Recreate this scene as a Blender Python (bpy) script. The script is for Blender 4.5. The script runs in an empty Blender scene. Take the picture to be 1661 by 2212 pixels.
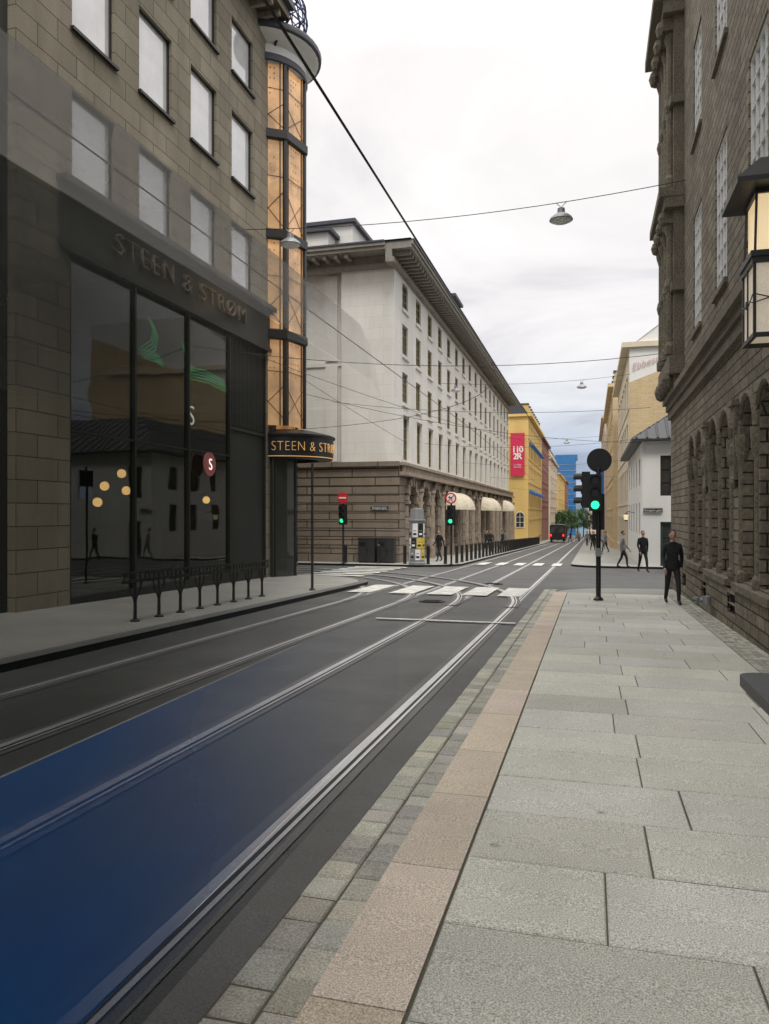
import bpy, bmesh, math, random
from mathutils import Vector, Matrix
random.seed(7)
S=0.023
def G(y): return -S*y
scene=bpy.context.scene
COL=scene.collection
# ------------------------------------------------ materials
def new(name):
    m=bpy.data.materials.new(name); m.use_nodes=True
    nt=m.node_tree; b=nt.nodes['Principled BSDF']; return m,nt,b
def N(nt,t,**k):
    n=nt.nodes.new(t)
    for a,v in k.items():
        if a in n.inputs.keys(): n.inputs[a].default_value=v
        else: setattr(n,a,v)
    return n
def mixc(nt,blend,fac,a,b):
    n=nt.nodes.new('ShaderNodeMix'); n.data_type='RGBA'; n.blend_type=blend
    for i,v in ((0,fac),(6,a),(7,b)):
        if hasattr(v,'links'): nt.links.new(v,n.inputs[i])
        else: n.inputs[i].default_value=v if i==0 else (*v,1) if len(v)==3 else v
    return n.outputs[2]
def math_(nt,op,a,b=None,c=None):
    n=nt.nodes.new('ShaderNodeMath'); n.operation=op
    for i,v in ((0,a),(1,b),(2,c)):
        if v is None: continue
        if hasattr(v,'links'): nt.links.new(v,n.inputs[i])
        else: n.inputs[i].default_value=v
    return n.outputs[0]
def vary(nt,n,amp): return math_(nt,'MULTIPLY_ADD',math_(nt,'SUBTRACT',n,.5),amp,1.0)
def mat(name,col,rough=.8,var=.2,scale=3,fine=60,fvar=.15,bump=0.0,metal=0,attr=False,emit=0,ecol=None,streak=False,spots=0,big=0,evar=0):
    m,nt,b=new(name); L=nt.links
    tc=N(nt,'ShaderNodeTexCoord')
    vec=tc.outputs['Object']
    if streak:
        mp=N(nt,'ShaderNodeMapping'); mp.inputs['Scale'].default_value=(1,1,.15); L.new(vec,mp.inputs[0]); v1=mp.outputs[0]
    else: v1=vec
    n1=N(nt,'ShaderNodeTexNoise',Scale=scale,Detail=5.0,Roughness=.6); L.new(v1,n1.inputs['Vector'])
    n2=N(nt,'ShaderNodeTexNoise',Scale=fine,Detail=3.0); L.new(vec,n2.inputs['Vector'])
    f=math_(nt,'MULTIPLY',vary(nt,n1.outputs[0],var*4),vary(nt,n2.outputs[0],fvar*4))
    if big:
        n3=N(nt,'ShaderNodeTexNoise',Scale=.35,Detail=6.0,Roughness=.7); L.new(vec,n3.inputs['Vector'])
        f=math_(nt,'MULTIPLY',f,vary(nt,n3.outputs[0],big*4))
    if spots:
        vo=N(nt,'ShaderNodeTexVoronoi',Scale=spots); L.new(vec,vo.inputs['Vector'])
        nn=N(nt,'ShaderNodeTexNoise',Scale=30.0); L.new(vec,nn.inputs['Vector'])
        d=math_(nt,'ADD',vo.outputs['Distance'],math_(nt,'MULTIPLY',nn.outputs[0],.05))
        s=N(nt,'ShaderNodeMapRange'); s.inputs[1].default_value=.07; s.inputs[2].default_value=.10; s.inputs[3].default_value=.6; s.inputs[4].default_value=1.0; L.new(d,s.inputs[0])
        f=math_(nt,'MULTIPLY',f,s.outputs[0])
    cb=N(nt,'ShaderNodeCombineColor')
    for i in range(3): L.new(f,cb.inputs[i])
    base=(*col,1)
    if attr:
        at=N(nt,'ShaderNodeVertexColor'); at.layer_name='Col'
        base=mixc(nt,'MULTIPLY',1.0,(*col,1),at.outputs[0])
    c=mixc(nt,'MULTIPLY',1.0,base,cb.outputs[0])
    L.new(c,b.inputs['Base Color'])
    b.inputs['Roughness'].default_value=rough; b.inputs['Metallic'].default_value=metal
    if bump:
        bn=N(nt,'ShaderNodeBump',Strength=bump,Distance=.02); L.new(n2.outputs[0],bn.inputs['Height']); L.new(bn.outputs[0],b.inputs['Normal'])
    if emit:
        b.inputs['Emission Color'].default_value=(*(ecol or col),1); b.inputs['Emission Strength'].default_value=emit
        if evar: L.new(math_(nt,'MAXIMUM',math_(nt,'MULTIPLY',vary(nt,n1.outputs[0],evar*4),emit),0.02),b.inputs['Emission Strength'])
    return m
def brick(name,c1,c2,cm,w,h,ms=.012,bump=.4,off=.5,rough=.9,var=.25,scale=.6,fine=30,streak=True,smooth=.1,fvar=.8):
    m,nt,b=new(name); L=nt.links
    tc=N(nt,'ShaderNodeTexCoord'); sp=N(nt,'ShaderNodeSeparateXYZ'); L.new(tc.outputs['Object'],sp.inputs[0])
    xy=math_(nt,'ADD',sp.outputs[0],sp.outputs[1])
    cv=N(nt,'ShaderNodeCombineXYZ'); L.new(xy,cv.inputs[0]); L.new(sp.outputs[2],cv.inputs[1])
    bt=N(nt,'ShaderNodeTexBrick',offset=off)
    bt.inputs['Color1'].default_value=(*c1,1); bt.inputs['Color2'].default_value=(*c2,1); bt.inputs['Mortar'].default_value=(*cm,1)
    bt.inputs['Scale'].default_value=1; bt.inputs['Brick Width'].default_value=w; bt.inputs['Row Height'].default_value=h
    bt.inputs['Mortar Size'].default_value=ms; bt.inputs['Mortar Smooth'].default_value=smooth
    L.new(cv.outputs[0],bt.inputs[0])
    mp=N(nt,'ShaderNodeMapping'); mp.inputs['Scale'].default_value=(1,1,.25 if streak else 1); L.new(tc.outputs['Object'],mp.inputs[0])
    n1=N(nt,'ShaderNodeTexNoise',Scale=scale,Detail=6.0,Roughness=.65); L.new(mp.outputs[0],n1.inputs['Vector'])
    n2=N(nt,'ShaderNodeTexNoise',Scale=fine,Detail=4.0); L.new(tc.outputs['Object'],n2.inputs['Vector'])
    f=math_(nt,'MULTIPLY',vary(nt,n1.outputs[0],var*4),vary(nt,n2.outputs[0],fvar))
    cb=N(nt,'ShaderNodeCombineColor')
    for i in range(3): L.new(f,cb.inputs[i])
    L.new(mixc(nt,'MULTIPLY',1.0,bt.outputs[0],cb.outputs[0]),b.inputs['Base Color'])
    b.inputs['Roughness'].default_value=rough
    h1=math_(nt,'SUBTRACT',math_(nt,'MULTIPLY',n2.outputs[0],.5),bt.outputs[1])
    bn=N(nt,'ShaderNodeBump',Strength=bump,Distance=.03); L.new(h1,bn.inputs['Height']); L.new(bn.outputs[0],b.inputs['Normal'])
    return m
def glass(name,tint,ior,rough=.02,transp=True,wob=.06):
    m,nt,b=new(name); L=nt.links; nt.nodes.remove(b)
    out=nt.nodes['Material Output']
    fr=N(nt,'ShaderNodeFresnel',IOR=ior)
    tc=N(nt,'ShaderNodeTexCoord'); nz=N(nt,'ShaderNodeTexNoise',Scale=.7,Detail=1.0); L.new(tc.outputs['Object'],nz.inputs[0])
    bn=N(nt,'ShaderNodeBump',Strength=wob,Distance=.05); L.new(nz.outputs[0],bn.inputs['Height'])
    gl=N(nt,'ShaderNodeBsdfGlossy',Roughness=rough); L.new(bn.outputs[0],gl.inputs['Normal'])
    if transp: un=N(nt,'ShaderNodeBsdfTransparent'); un.inputs[0].default_value=(*tint,1)
    else:
        un=N(nt,'ShaderNodeBsdfDiffuse')
        n2=N(nt,'ShaderNodeTexNoise',Scale=1.2,Detail=3.0); L.new(tc.outputs['Object'],n2.inputs[0])
        c=mixc(nt,'MIX',n2.outputs[0],tuple(t*.6 for t in tint),tuple(min(1,t*1.4) for t in tint)); L.new(c,un.inputs[0])
    mx=N(nt,'ShaderNodeMixShader'); L.new(fr.outputs[0],mx.inputs[0]); L.new(un.outputs[0],mx.inputs[1]); L.new(gl.outputs[0],mx.inputs[2])
    L.new(mx.outputs[0],out.inputs[0]); return m
def alpha(name,col,a,rough=.3,y0=1.8,y1=5.2,spec=.08):
    m,nt,b=new(name); b.inputs['Roughness'].default_value=rough; b.inputs['Specular IOR Level'].default_value=spec
    tc=N(nt,'ShaderNodeTexCoord'); mp=N(nt,'ShaderNodeMapping'); mp.inputs['Scale'].default_value=(1,.3,1); nt.links.new(tc.outputs['Object'],mp.inputs[0])
    n=N(nt,'ShaderNodeTexNoise',Scale=1.6,Detail=4.0); nt.links.new(mp.outputs[0],n.inputs[0])
    nt.links.new(mixc(nt,'MIX',n.outputs[0],tuple(c*.4 for c in col),tuple(min(1,c*1.6) for c in col)),b.inputs['Base Color'])
    sp=N(nt,'ShaderNodeSeparateXYZ'); nt.links.new(tc.outputs['Object'],sp.inputs[0])
    mr=N(nt,'ShaderNodeMapRange',interpolation_type='SMOOTHSTEP'); mr.inputs[1].default_value=y0; mr.inputs[2].default_value=y1; mr.inputs[3].default_value=1; mr.inputs[4].default_value=.03; nt.links.new(sp.outputs[1],mr.inputs[0])
    nn=math_(nt,'MULTIPLY_ADD',n.outputs[0],.7,.65)
    nt.links.new(math_(nt,'MINIMUM',math_(nt,'MULTIPLY',math_(nt,'MULTIPLY',mr.outputs[0],a),nn),.92),b.inputs['Alpha'])
    return m
# ------------------------------------------------ mesh builder
class MB:
    def __init__(s): s.v=[];s.f=[];s.m=[];s.c=[];s.col=(1,1,1)
    def face(s,pts,m=0):
        i=len(s.v); s.v+= [tuple(p) for p in pts]; s.f.append(tuple(range(i,i+len(pts)))); s.m.append(m); s.c.append(s.col)
    def box(s,x0,x1,y0,y1,z0,z1,m=0):
        i=len(s.v)
        s.v+=[(x0,y0,z0),(x1,y0,z0),(x1,y1,z0),(x0,y1,z0),(x0,y0,z1),(x1,y0,z1),(x1,y1,z1),(x0,y1,z1)]
        for f in ((0,3,2,1),(4,5,6,7),(0,1,5,4),(1,2,6,5),(2,3,7,6),(3,0,4,7)):
            s.f.append(tuple(i+k for k in f)); s.m.append(m); s.c.append(s.col)
    def lathe(s,cx,cy,prof,n=24,m=0,a0=0,a1=2*math.pi,cap=True):
        full=abs(a1-a0-2*math.pi)<1e-4; k=n if full else n+1; i=len(s.v)
        for r,z in prof:
            for j in range(k):
                a=a0+(a1-a0)*j/n; s.v.append((cx+r*math.cos(a),cy+r*math.sin(a),z))
        for p in range(len(prof)-1):
            for j in range(n):
                j2=(j+1)%k
                s.f.append((i+p*k+j,i+p*k+j2,i+(p+1)*k+j2,i+(p+1)*k+j)); s.m.append(m); s.c.append(s.col)
        if cap and full:
            s.f.append(tuple(i+j for j in range(k))[::-1]); s.m.append(m); s.c.append(s.col)
            q=i+(len(prof)-1)*k; s.f.append(tuple(q+j for j in range(k))); s.m.append(m); s.c.append(s.col)
    def tube(s,pts,r,n=6,m=0):
        pts=[Vector(p) for p in pts]; i=len(s.v); rs=r if isinstance(r,(list,tuple)) else [r]*len(pts)
        for k,p in enumerate(pts):
            d=(pts[min(k+1,len(pts)-1)]-pts[max(k-1,0)]).normalized()
            up=Vector((0,0,1)) if abs(d.z)<.95 else Vector((1,0,0))
            a=d.cross(up).normalized(); b=d.cross(a).normalized()
            for j in range(n):
                t=2*math.pi*j/n; s.v.append(tuple(p+a*(rs[k]*math.cos(t))+b*(rs[k]*math.sin(t))))
        for k in range(len(pts)-1):
            for j in range(n):
                j2=(j+1)%n; s.f.append((i+k*n+j,i+k*n+j2,i+(k+1)*n+j2,i+(k+1)*n+j)); s.m.append(m); s.c.append(s.col)
        s.f.append(tuple(i+j for j in range(n))); s.m.append(m); s.c.append(s.col)
        q=i+(len(pts)-1)*n; s.f.append(tuple(q+j for j in range(n))); s.m.append(m); s.c.append(s.col)
    def disc(s,c,ax,r,th,n=28,m=0,mrim=None):
        c=Vector(c); ax=Vector(ax).normalized(); up=Vector((0,0,1)) if abs(ax.z)<.9 else Vector((1,0,0))
        a=ax.cross(up).normalized(); b=ax.cross(a)
        ring=[a*(r*math.cos(2*math.pi*j/n))+b*(r*math.sin(2*math.pi*j/n)) for j in range(n)]
        s.face([c+ax*th/2+q for q in ring],m); s.face([c-ax*th/2+q for q in ring[::-1]],m if mrim is None else mrim)
        for j in range(n):
            q,w=ring[j],ring[(j+1)%n]; s.face([c+ax*th/2+q,c-ax*th/2+q,c-ax*th/2+w,c+ax*th/2+w],m if mrim is None else mrim)
    def ball(s,c,r,n=12,m=0,sc=(1,1,1)):
        i=len(s.v); R=n//2
        for a in range(R+1):
            t=math.pi*a/R
            for j in range(n):
                p=2*math.pi*j/n; s.v.append((c[0]+r*sc[0]*math.sin(t)*math.cos(p),c[1]+r*sc[1]*math.sin(t)*math.sin(p),c[2]+r*sc[2]*math.cos(t)))
        for a in range(R):
            for j in range(n):
                j2=(j+1)%n; s.f.append((i+a*n+j,i+(a+1)*n+j,i+(a+1)*n+j2,i+a*n+j2)); s.m.append(m); s.c.append(s.col)
    def mesh(s,name,mats,smooth=False):
        me=bpy.data.meshes.new(name); me.from_pydata(s.v,[],s.f)
        for x in mats: me.materials.append(x)
        me.polygons.foreach_set('material_index',s.m)
        if any(c!=(1,1,1) for c in s.c):
            ca=me.color_attributes.new('Col','FLOAT_COLOR','CORNER'); arr=[]
            for p,c in zip(me.polygons,s.c): arr+=list((*c,1))*p.loop_total
            ca.data.foreach_set('color',arr)
        if smooth:
            me.polygons.foreach_set('use_smooth',[True]*len(me.polygons))
            me.set_sharp_from_angle(angle=math.radians(35))
        me.update(); return me
def obj(name,me,parent=None,loc=(0,0,0),rot=0,label=None,cat=None,group=None,kind=None):
    o=bpy.data.objects.new(name,me); COL.objects.link(o)
    o.rotation_euler=(0,0,rot) if not isinstance(rot,tuple) else rot
    if parent is not None:
        o.parent=parent; o.location=Vector(loc)
    else: o.location=loc
    if label: o['label']=label
    if cat: o['category']=cat
    if group: o['group']=group
    if kind: o['kind']=kind
    return o
def root(name,loc,label,cat,group=None,rot=0):
    o=obj(name,None,None,loc,rot,label,cat,group); o.empty_display_size=.3; return o
def textmesh(body,size,m,extrude=.02,spacing=1.0,align='LEFT',offset=0,lines=1.0):
    cu=bpy.data.curves.new('lettering','FONT'); cu.body=body; cu.size=size; cu.extrude=extrude; cu.space_character=spacing; cu.align_x=align; cu.offset=offset; cu.space_line=lines
    t=bpy.data.objects.new('tmp',cu); COL.objects.link(t)
    bpy.context.view_layer.update()
    dg=bpy.context.evaluated_depsgraph_get(); me=bpy.data.meshes.new_from_object(t.evaluated_get(dg))
    bpy.data.objects.remove(t)
    me.materials.clear(); me.materials.append(m)
    for v in me.vertices:
        x,y,z=v.co; v.co=(x,-z,y)
    return me
def W(o,loc): return Vector(loc)-o.location
def facade(mb,x0,x1,z0,z1,ops,depth=.25,m=0,y=0,mrev=None):
    mrev=m if mrev is None else mrev
    us=sorted({x0,x1}|{o[0] for o in ops}|{o[1] for o in ops}); zs=sorted({z0,z1}|{o[2] for o in ops}|{o[3] for o in ops})
    for a,b in zip(us,us[1:]):
        run=None
        for c,d in zip(zs,zs[1:]):
            cu,cz=(a+b)/2,(c+d)/2
            if any(o[0]<cu<o[1] and o[2]<cz<o[3] for o in ops):
                if run: mb.face([(a,y,run[0]),(b,y,run[0]),(b,y,run[1]),(a,y,run[1])],m); run=None
            else: run=(run[0],d) if run else (c,d)
        if run: mb.face([(a,y,run[0]),(b,y,run[0]),(b,y,run[1]),(a,y,run[1])],m)
    for o in ops:
        a,b,c,d=o[:4]; D=y+depth; arch=len(o)>4 and o[4]
        if arch:
            r=(b-a)/2; cx=(a+b)/2; zc=d-r; n=12
            pts=[(cx-r*math.cos(math.pi*i/n),zc+r*math.sin(math.pi*i/n)) for i in range(n+1)]
            h=n//2
            for i in range(h): mb.face([(a,y,d),(pts[i][0],y,pts[i][1]),(pts[i+1][0],y,pts[i+1][1])],m)
            for i in range(h,n): mb.face([(b,y,d),(pts[i][0],y,pts[i][1]),(pts[i+1][0],y,pts[i+1][1])],m)
            for i in range(n): mb.face([(pts[i][0],y,pts[i][1]),(pts[i+1][0],y,pts[i+1][1]),(pts[i+1][0],D,pts[i+1][1]),(pts[i][0],D,pts[i][1])],mrev)
            top=zc
        else:
            top=d; mb.face([(a,y,d),(b,y,d),(b,D,d),(a,D,d)],mrev)
        mb.face([(a,y,c),(a,D,c),(a,D,top),(a,y,top)],mrev); mb.face([(b,y,c),(b,y,top),(b,D,top),(b,D,c)],mrev)
        mb.face([(a,y,c),(b,y,c),(b,D,c),(a,D,c)],mrev)
def window_mesh(w,h,nx,nz,mats,fr=.06,mun=.03,arch=False,sill=0):
    mb=MB(); t=.07
    if arch:
        r=w/2; zc=h-r; n=12
        P=[(r-r*math.cos(math.pi*i/n),zc+r*math.sin(math.pi*i/n)) for i in range(n+1)]
        mb.face([(0,.05,0),(w,.05,0)]+[(p[0],.05,p[1]) for p in P[::-1]],1)
        mb.tube([(p[0]*.94+w*.03,.03,p[1]-.03) for p in P],fr*.6,4,0)
        top=zc
    else:
        mb.face([(0,.05,0),(w,.05,0),(w,.05,h),(0,.05,h)],1); mb.box(0,w,0,t,h-fr,h,0); top=h
    mb.box(0,fr,0,t,0,top-fr,0); mb.box(w-fr,w,0,t,0,top-fr,0); mb.box(fr,w-fr,.002,t,0,fr,0)
    for i in range(1,nx):
        x=w*i/nx; mb.box(x-mun/2,x+mun/2,.01,t-.01,fr,(h if arch else h-fr),0)
    for i in range(1,nz):
        z=h*i/nz; mb.box(fr,w-fr,.013,t-.013,z-mun/2,z+mun/2,0)
    if sill: mb.box(-.06,w+.06,-sill,.06,-.08,-.003,2)
    return mb.mesh('window',mats)
# ------------------------------------------------ material set
M={}
M['asphalt']=mat('asphalt',(.095,.097,.093),.66,.22,.8,fine=120,fvar=.45,bump=.35,big=.30)
M['ground']=mat('ground_soil',(.1,.1,.09),.9)
M['granite']=mat('granite_slab',(.52,.525,.47),.72,.10,1.5,fine=140,fvar=.7,bump=.2,attr=True,spots=1.9,big=.09)
M['granite_far']=mat('granite_paving',(.33,.33,.30),.8,.15,.8,fine=60,fvar=.2,bump=.1)
M['kerb']=mat('pink_granite_kerb',(.54,.465,.375),.75,.13,1.6,fine=140,fvar=.6,bump=.15,attr=True,big=.08)
M['sett']=mat('granite_sett',(.38,.38,.335),.8,.22,3,fine=110,fvar=.5,bump=.4,attr=True)
M['joint']=mat('dark_joint',(.09,.085,.065),.95)
M['steel']=mat('worn_steel',(.80,.81,.83),.33,.12,2,metal=.55)
M['steeld']=mat('rail_groove',(.015,.015,.015),.6)
M['conc']=mat('track_concrete',(.15,.15,.142),.75,.25,.7,fine=90,fvar=.3,bump=.15)
M['white']=mat('road_paint',(.66,.66,.61),.7,.35,3,fine=40,fvar=.35)
M['black']=mat('black_paint',(.013,.014,.015),.42,.15,5)
M['dmetal']=mat('dark_metal',(.025,.025,.025),.45,.2,4)
M['grey']=mat('grey_metal',(.28,.29,.30),.45,.1,4,metal=.4)
M['tan']=brick('tan_stone',(.29,.26,.195),(.225,.20,.148),(.08,.07,.053),1.25,.48,.012,.35,var=.32)
M['fascia']=mat('grey_fascia_stone',(.075,.072,.062),.7,.2,.8,streak=True)
M['panel']=mat('dark_pane_standin',(.03,.034,.031),.6,.2,.8,streak=True)  # for the panel added over the pane that mirrored the canopy
M['office']=mat('dark_grey_stone',(.04,.04,.036),.7,.25,.8,streak=True)
M['limestone']=brick('pale_limestone',(.70,.69,.65),(.66,.65,.61),(.52,.505,.46),1.6,.62,.006,.12,var=.14,fvar=.2)
M['rust']=brick('rusticated_sandstone',(.24,.195,.15),(.185,.15,.115),(.05,.042,.034),2.6,.46,.03,.9,var=.28,smooth=.3)
M['carved']=mat('carved_sandstone',(.29,.24,.19),.85,.3,2,fine=18,fvar=.3,bump=.4)
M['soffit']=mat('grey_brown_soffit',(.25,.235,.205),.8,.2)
M['roofm']=mat('dark_sheet_roof',(.05,.055,.07),.5,.2)
M['rough']=brick('rough_dark_stone',(.25,.22,.16),(.15,.13,.095),(.03,.027,.022),.62,.2,.016,1.0,off=.37,var=.32,scale=.5,fine=14,smooth=.4,fvar=1.6)
M['roughtrim']=mat('dark_stone_trim',(.155,.137,.10),.85,.3,1.5,fine=22,fvar=.5,bump=.6)
M['wall_white']=mat('white_render',(.76,.76,.73),.85,.08,.6,fine=20,fvar=.05,streak=True)
M['cream']=mat('cream_render',(.64,.56,.42),.85,.12,.6,streak=True)
M['ybrick']=brick('yellow_brick',(.62,.48,.28),(.55,.42,.24),(.45,.37,.25),.5,.16,.01,.2,var=.12)
M['yellow']=mat('ochre_render',(.66,.47,.17),.85,.12,.6,streak=True)
M['redbrick']=brick('red_brick',(.30,.12,.08),(.26,.1,.07),(.25,.18,.14),.4,.14,.01,.2,var=.15)
M['pinkr']=mat('pale_render',(.55,.46,.38),.85,.12,.6)
M['tile']=mat('black_roof_tile',(.03,.032,.035),.5,.2,6)
M['frame_d']=mat('dark_bronze_frame',(.018,.017,.015),.4,.15)
M['frame_w']=mat('white_window_frame',(.7,.7,.67),.6,.1)
M['frame_b']=mat('olive_window_frame',(.20,.16,.07),.6,.1)
M['g_shop']=glass('shop_glass',(.34,.38,.34),2.7,wob=.1)
M['g_up']=glass('curtained_glass',(.92,.94,.97),4.5,transp=False,rough=.05,wob=.25)
M['g_dark']=glass('dark_window_glass',(.04,.043,.04),1.8,transp=False,rough=.03)
M['g_sky']=glass('tall_window_glass',(.45,.48,.52),3.6,transp=False,rough=.04)
M['g_blue']=glass('blue_tower_glass',(.03,.15,.36),1.7,transp=False,rough=.1)
M['amber']=mat('amber_glass',(.46,.32,.19),.12,.38,.7,emit=.34,ecol=(1,.52,.22),evar=.9)
M['gold']=mat('gilded_letters',(.75,.45,.16),.35,.1,metal=.3,emit=.45,ecol=(1,.55,.22))
M['lamp_white']=mat('opal_lamp_glass',(.8,.75,.6),.4,.03,emit=.62,ecol=(1,.72,.38))
M['globe']=mat('warm_globe',(.9,.7,.4),.4,.02,emit=6,ecol=(1,.55,.2))
M['green']=mat('green_lens',(.0,.6,.3),.3,.02,emit=1.6,ecol=(.03,1,.42))
M['green_refl']=mat('green_reflection_glow',(.0,.3,.12),.4,.02,emit=1.3,ecol=(.02,.7,.2))  # glow painted for green light reflected in the shop glass
M['redl']=mat('red_lens',(.9,.02,.02),.3,.02,emit=3,ecol=(1,.03,.03))
M['lensoff']=mat('unlit_lens',(.03,.02,.02),.3,.02)
M['red']=mat('red_sign_paint',(.6,.02,.03),.5,.05)
M['signw']=mat('white_sign_paint',(.8,.8,.78),.5,.05)
M['fadedred']=mat('faded_red_paint',(.55,.33,.32),.7,.1)
M['banner']=mat('red_banner_cloth',(.6,.025,.09),.8,.08)
M['awning']=mat('cream_awning_cloth',(.60,.54,.42),.9,.1)
M['yel']=mat('yellow_poster',(.7,.5,.05),.6,.1)
M['teal']=mat('teal_panel',(.03,.3,.3),.5,.1)
M['blue']=mat('blue_cloth',(.03,.14,.42),.7,.1)
M['interior']=mat('dark_interior',(.02,.026,.022),.8,.3,.8)
M['pink']=mat('pink_sign',(.55,.16,.15),.5,.05)
M['neon']=mat('white_neon',(.9,.9,.9),.4,.02,emit=3)
M['skin']=mat('skin',(.5,.3,.22),.6,.05)
M['hair']=mat('brown_hair',(.06,.04,.025),.7,.2)
M['jacket']=mat('black_jacket',(.012,.013,.015),.8,.2,6)
M['jacketg']=mat('grey_jacket',(.2,.2,.21),.8,.2,6)
M['jacketl']=mat('light_coat',(.36,.35,.34),.8,.15,6)
M['trouser']=mat('dark_trousers',(.02,.021,.025),.85,.2,6)
M['shoe']=mat('shoe_leather',(.02,.018,.016),.5,.1)
M['leaf']=mat('leaves',(.06,.13,.035),.7,.4,2)
M['leafd']=mat('dark_leaves',(.025,.06,.02),.7,.4,2)
M['bark']=mat('bark',(.08,.06,.045),.9,.3)
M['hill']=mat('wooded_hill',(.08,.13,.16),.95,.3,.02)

# ------------------------------------------------ ground structures
def tilt(mb): mb.v=[(x,y,z+G(y)) for x,y,z in mb.v]; return mb
def sheet(name,polys,z,m):
    mb=MB()
    for p in polys: mb.face([(x,y,z) for x,y in p])
    return obj(name,tilt(mb).mesh(name,[m]),kind='structure')
def rect(x0,x1,y0,y1): return [(x0,y0),(x1,y0),(x1,y1),(x0,y1)]
sheet('ground',[rect(-900,900,-200,1200)],-.135,M['ground'])
sheet('road',[rect(-80,80,-40,520)],-.105,M['asphalt'])
def arc(cx,cy,r,a0,a1,n=12): return [(cx+r*math.cos(math.radians(a0+(a1-a0)*i/n)),cy+r*math.sin(math.radians(a0+(a1-a0)*i/n))) for i in range(n+1)]
def pave(name,poly,z1,m,mk):
    mb=MB(); mb.face([(x,y,z1) for x,y in poly],0); n=len(poly)
    for i in range(n):
        a,b=poly[i],poly[(i+1)%n]; mb.face([(*a,-.13),(*b,-.13),(*b,z1),(*a,z1)],1)
    return obj(name,tilt(mb).mesh(name,[m,mk]),kind='structure')
pave('pavement',[(-11.6,-30),(-7.1,-30)]+arc(-11.1,23.5,4,0,90)+[(-60,27.5),(-60,-30)],0,M['granite_far'],M['kerb'])
pave('pavement',[(-6.5,300),(-60,300),(-60,37)]+arc(-9,39.5,2.5,-90,0),0,M['granite_far'],M['kerb'])
pave('pavement',[(60,-30),(60,24.3)]+arc(1.4,21.9,2.36,90,180)+[(-.96,-30)],-.012,M['granite_far'],M['kerb'])
pave('pavement',[(60,300),(-1.0,300)]+arc(1.0,41.5,2,180,270)+[(60,39.5)],0,M['granite_far'],M['kerb'])
mb=MB()
for a,b in zip(arc(-11.1,23.5,4,0,90,24),arc(-11.1,23.5,4,0,90,24)[1:]):
    ca=Vector((-11.1,23.5)); a=Vector(a);b=Vector(b)
    mb.face([(*a,.004),(*b,.004),(*(ca+(b-ca)*.92),.004),(*(ca+(a-ca)*.92),.004)])
y=-20
while y<23.4: mb.face([(x,yy,.004) for x,yy in rect(-7.42,-7.1,y,min(y+1.19,23.5))]); y+=1.2
obj('kerb',tilt(mb).mesh('kerb',[M['conc']]),kind='structure')
mb=MB(); y=3.26-.69*9
rowi=0; fixed={9:.07,10:.30,11:.56,12:.335,8:.62}
while y<21.8:
    h=.69*random.uniform(.97,1.03) if y>6 else .69
    x=-.622; st=fixed.get(rowi,random.uniform(-.1,.75)); xs=[x]
    j=st
    while j-1.15>-.5: j-=1.2
    while j<1.9: xs.append(j); j+=random.uniform(1.05,1.3)
    if 2.0-xs[-1]<.25: xs.pop()
    xs.append(2.0)
    for a,b in zip(xs,xs[1:]):
        c=random.uniform(.84,1.08); mb.col=(c,c*random.uniform(.985,1.01),c*random.uniform(.95,1.02))
        g=random.uniform(.003,.006); z=random.uniform(.000,.003); e=.007
        x0,x1,y0,y1=a+g,b-g,y+g,y+h-g
        mb.face([(x0+e,y0+e,z),(x1-e,y0+e,z),(x1-e,y1-e,z),(x0+e,y1-e,z)])
        for q in (((x0,y0),(x1,y0),(x1-e,y0+e),(x0+e,y0+e)),((x1,y0),(x1,y1),(x1-e,y1-e),(x1-e,y0+e)),((x1,y1),(x0,y1),(x0+e,y1-e),(x1-e,y1-e)),((x0,y1),(x0,y0),(x0+e,y0+e),(x0+e,y1-e))):
            mb.face([(*q[0],z-.007),(*q[1],z-.007),(*q[2],z),(*q[3],z)])
    y+=h; rowi+=1
obj('pavement',tilt(mb).mesh('pavement',[M['granite']]),kind='structure')
sheet('pavement',[rect(-.95,2.5,-3,21.9)],-.007,M['joint'])
mb=MB(); y=-2.2
while y<21.6:
    L=random.uniform(1.0,1.35); c=random.uniform(.88,1.1); mb.col=(c,c*random.uniform(.98,1.02),c*random.uniform(.95,1.05))
    mb.box(-.985,-.630,y+.004,y+L-.004,-.14,.004+random.uniform(0,.003)); y+=L
obj('kerb',tilt(mb).mesh('kerb',[M['kerb']]),kind='structure')
mb=MB()
for r in range(2):
    y=-1+r*.1
    while y<24:
        L=random.uniform(.17,.27); c=random.uniform(.78,1.22); mb.col=(c,c*random.uniform(.95,1.03),c*random.uniform(.88,1.03))
        x0=-1.375+r*.195; x1=x0+.186; z=-.084+random.uniform(-.004,.004); e=.012
        P=[(x0,y+.004),(x1,y+.004),(x1,y+L-.004),(x0,y+L-.004)]; cx,cy=(x0+x1)/2,y+L/2
        Q=[(px+(e if px<cx else -e)+random.uniform(-.004,.004),py+(e if py<cy else -e)+random.uniform(-.004,.004)) for px,py in P]
        mb.face([(*q,z) for q in Q])
        for i in range(4): mb.face([(*P[i],z-.012),(*P[(i+1)%4],z-.012),(*Q[(i+1)%4],z),(*Q[i],z)])
        y+=L
obj('gutter',tilt(mb).mesh('gutter',[M['sett']]),kind='structure')
sheet('gutter',[rect(-1.38,-.98,-2,24)],-.0945,M['joint'])
mb=MB()
y=0
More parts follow.
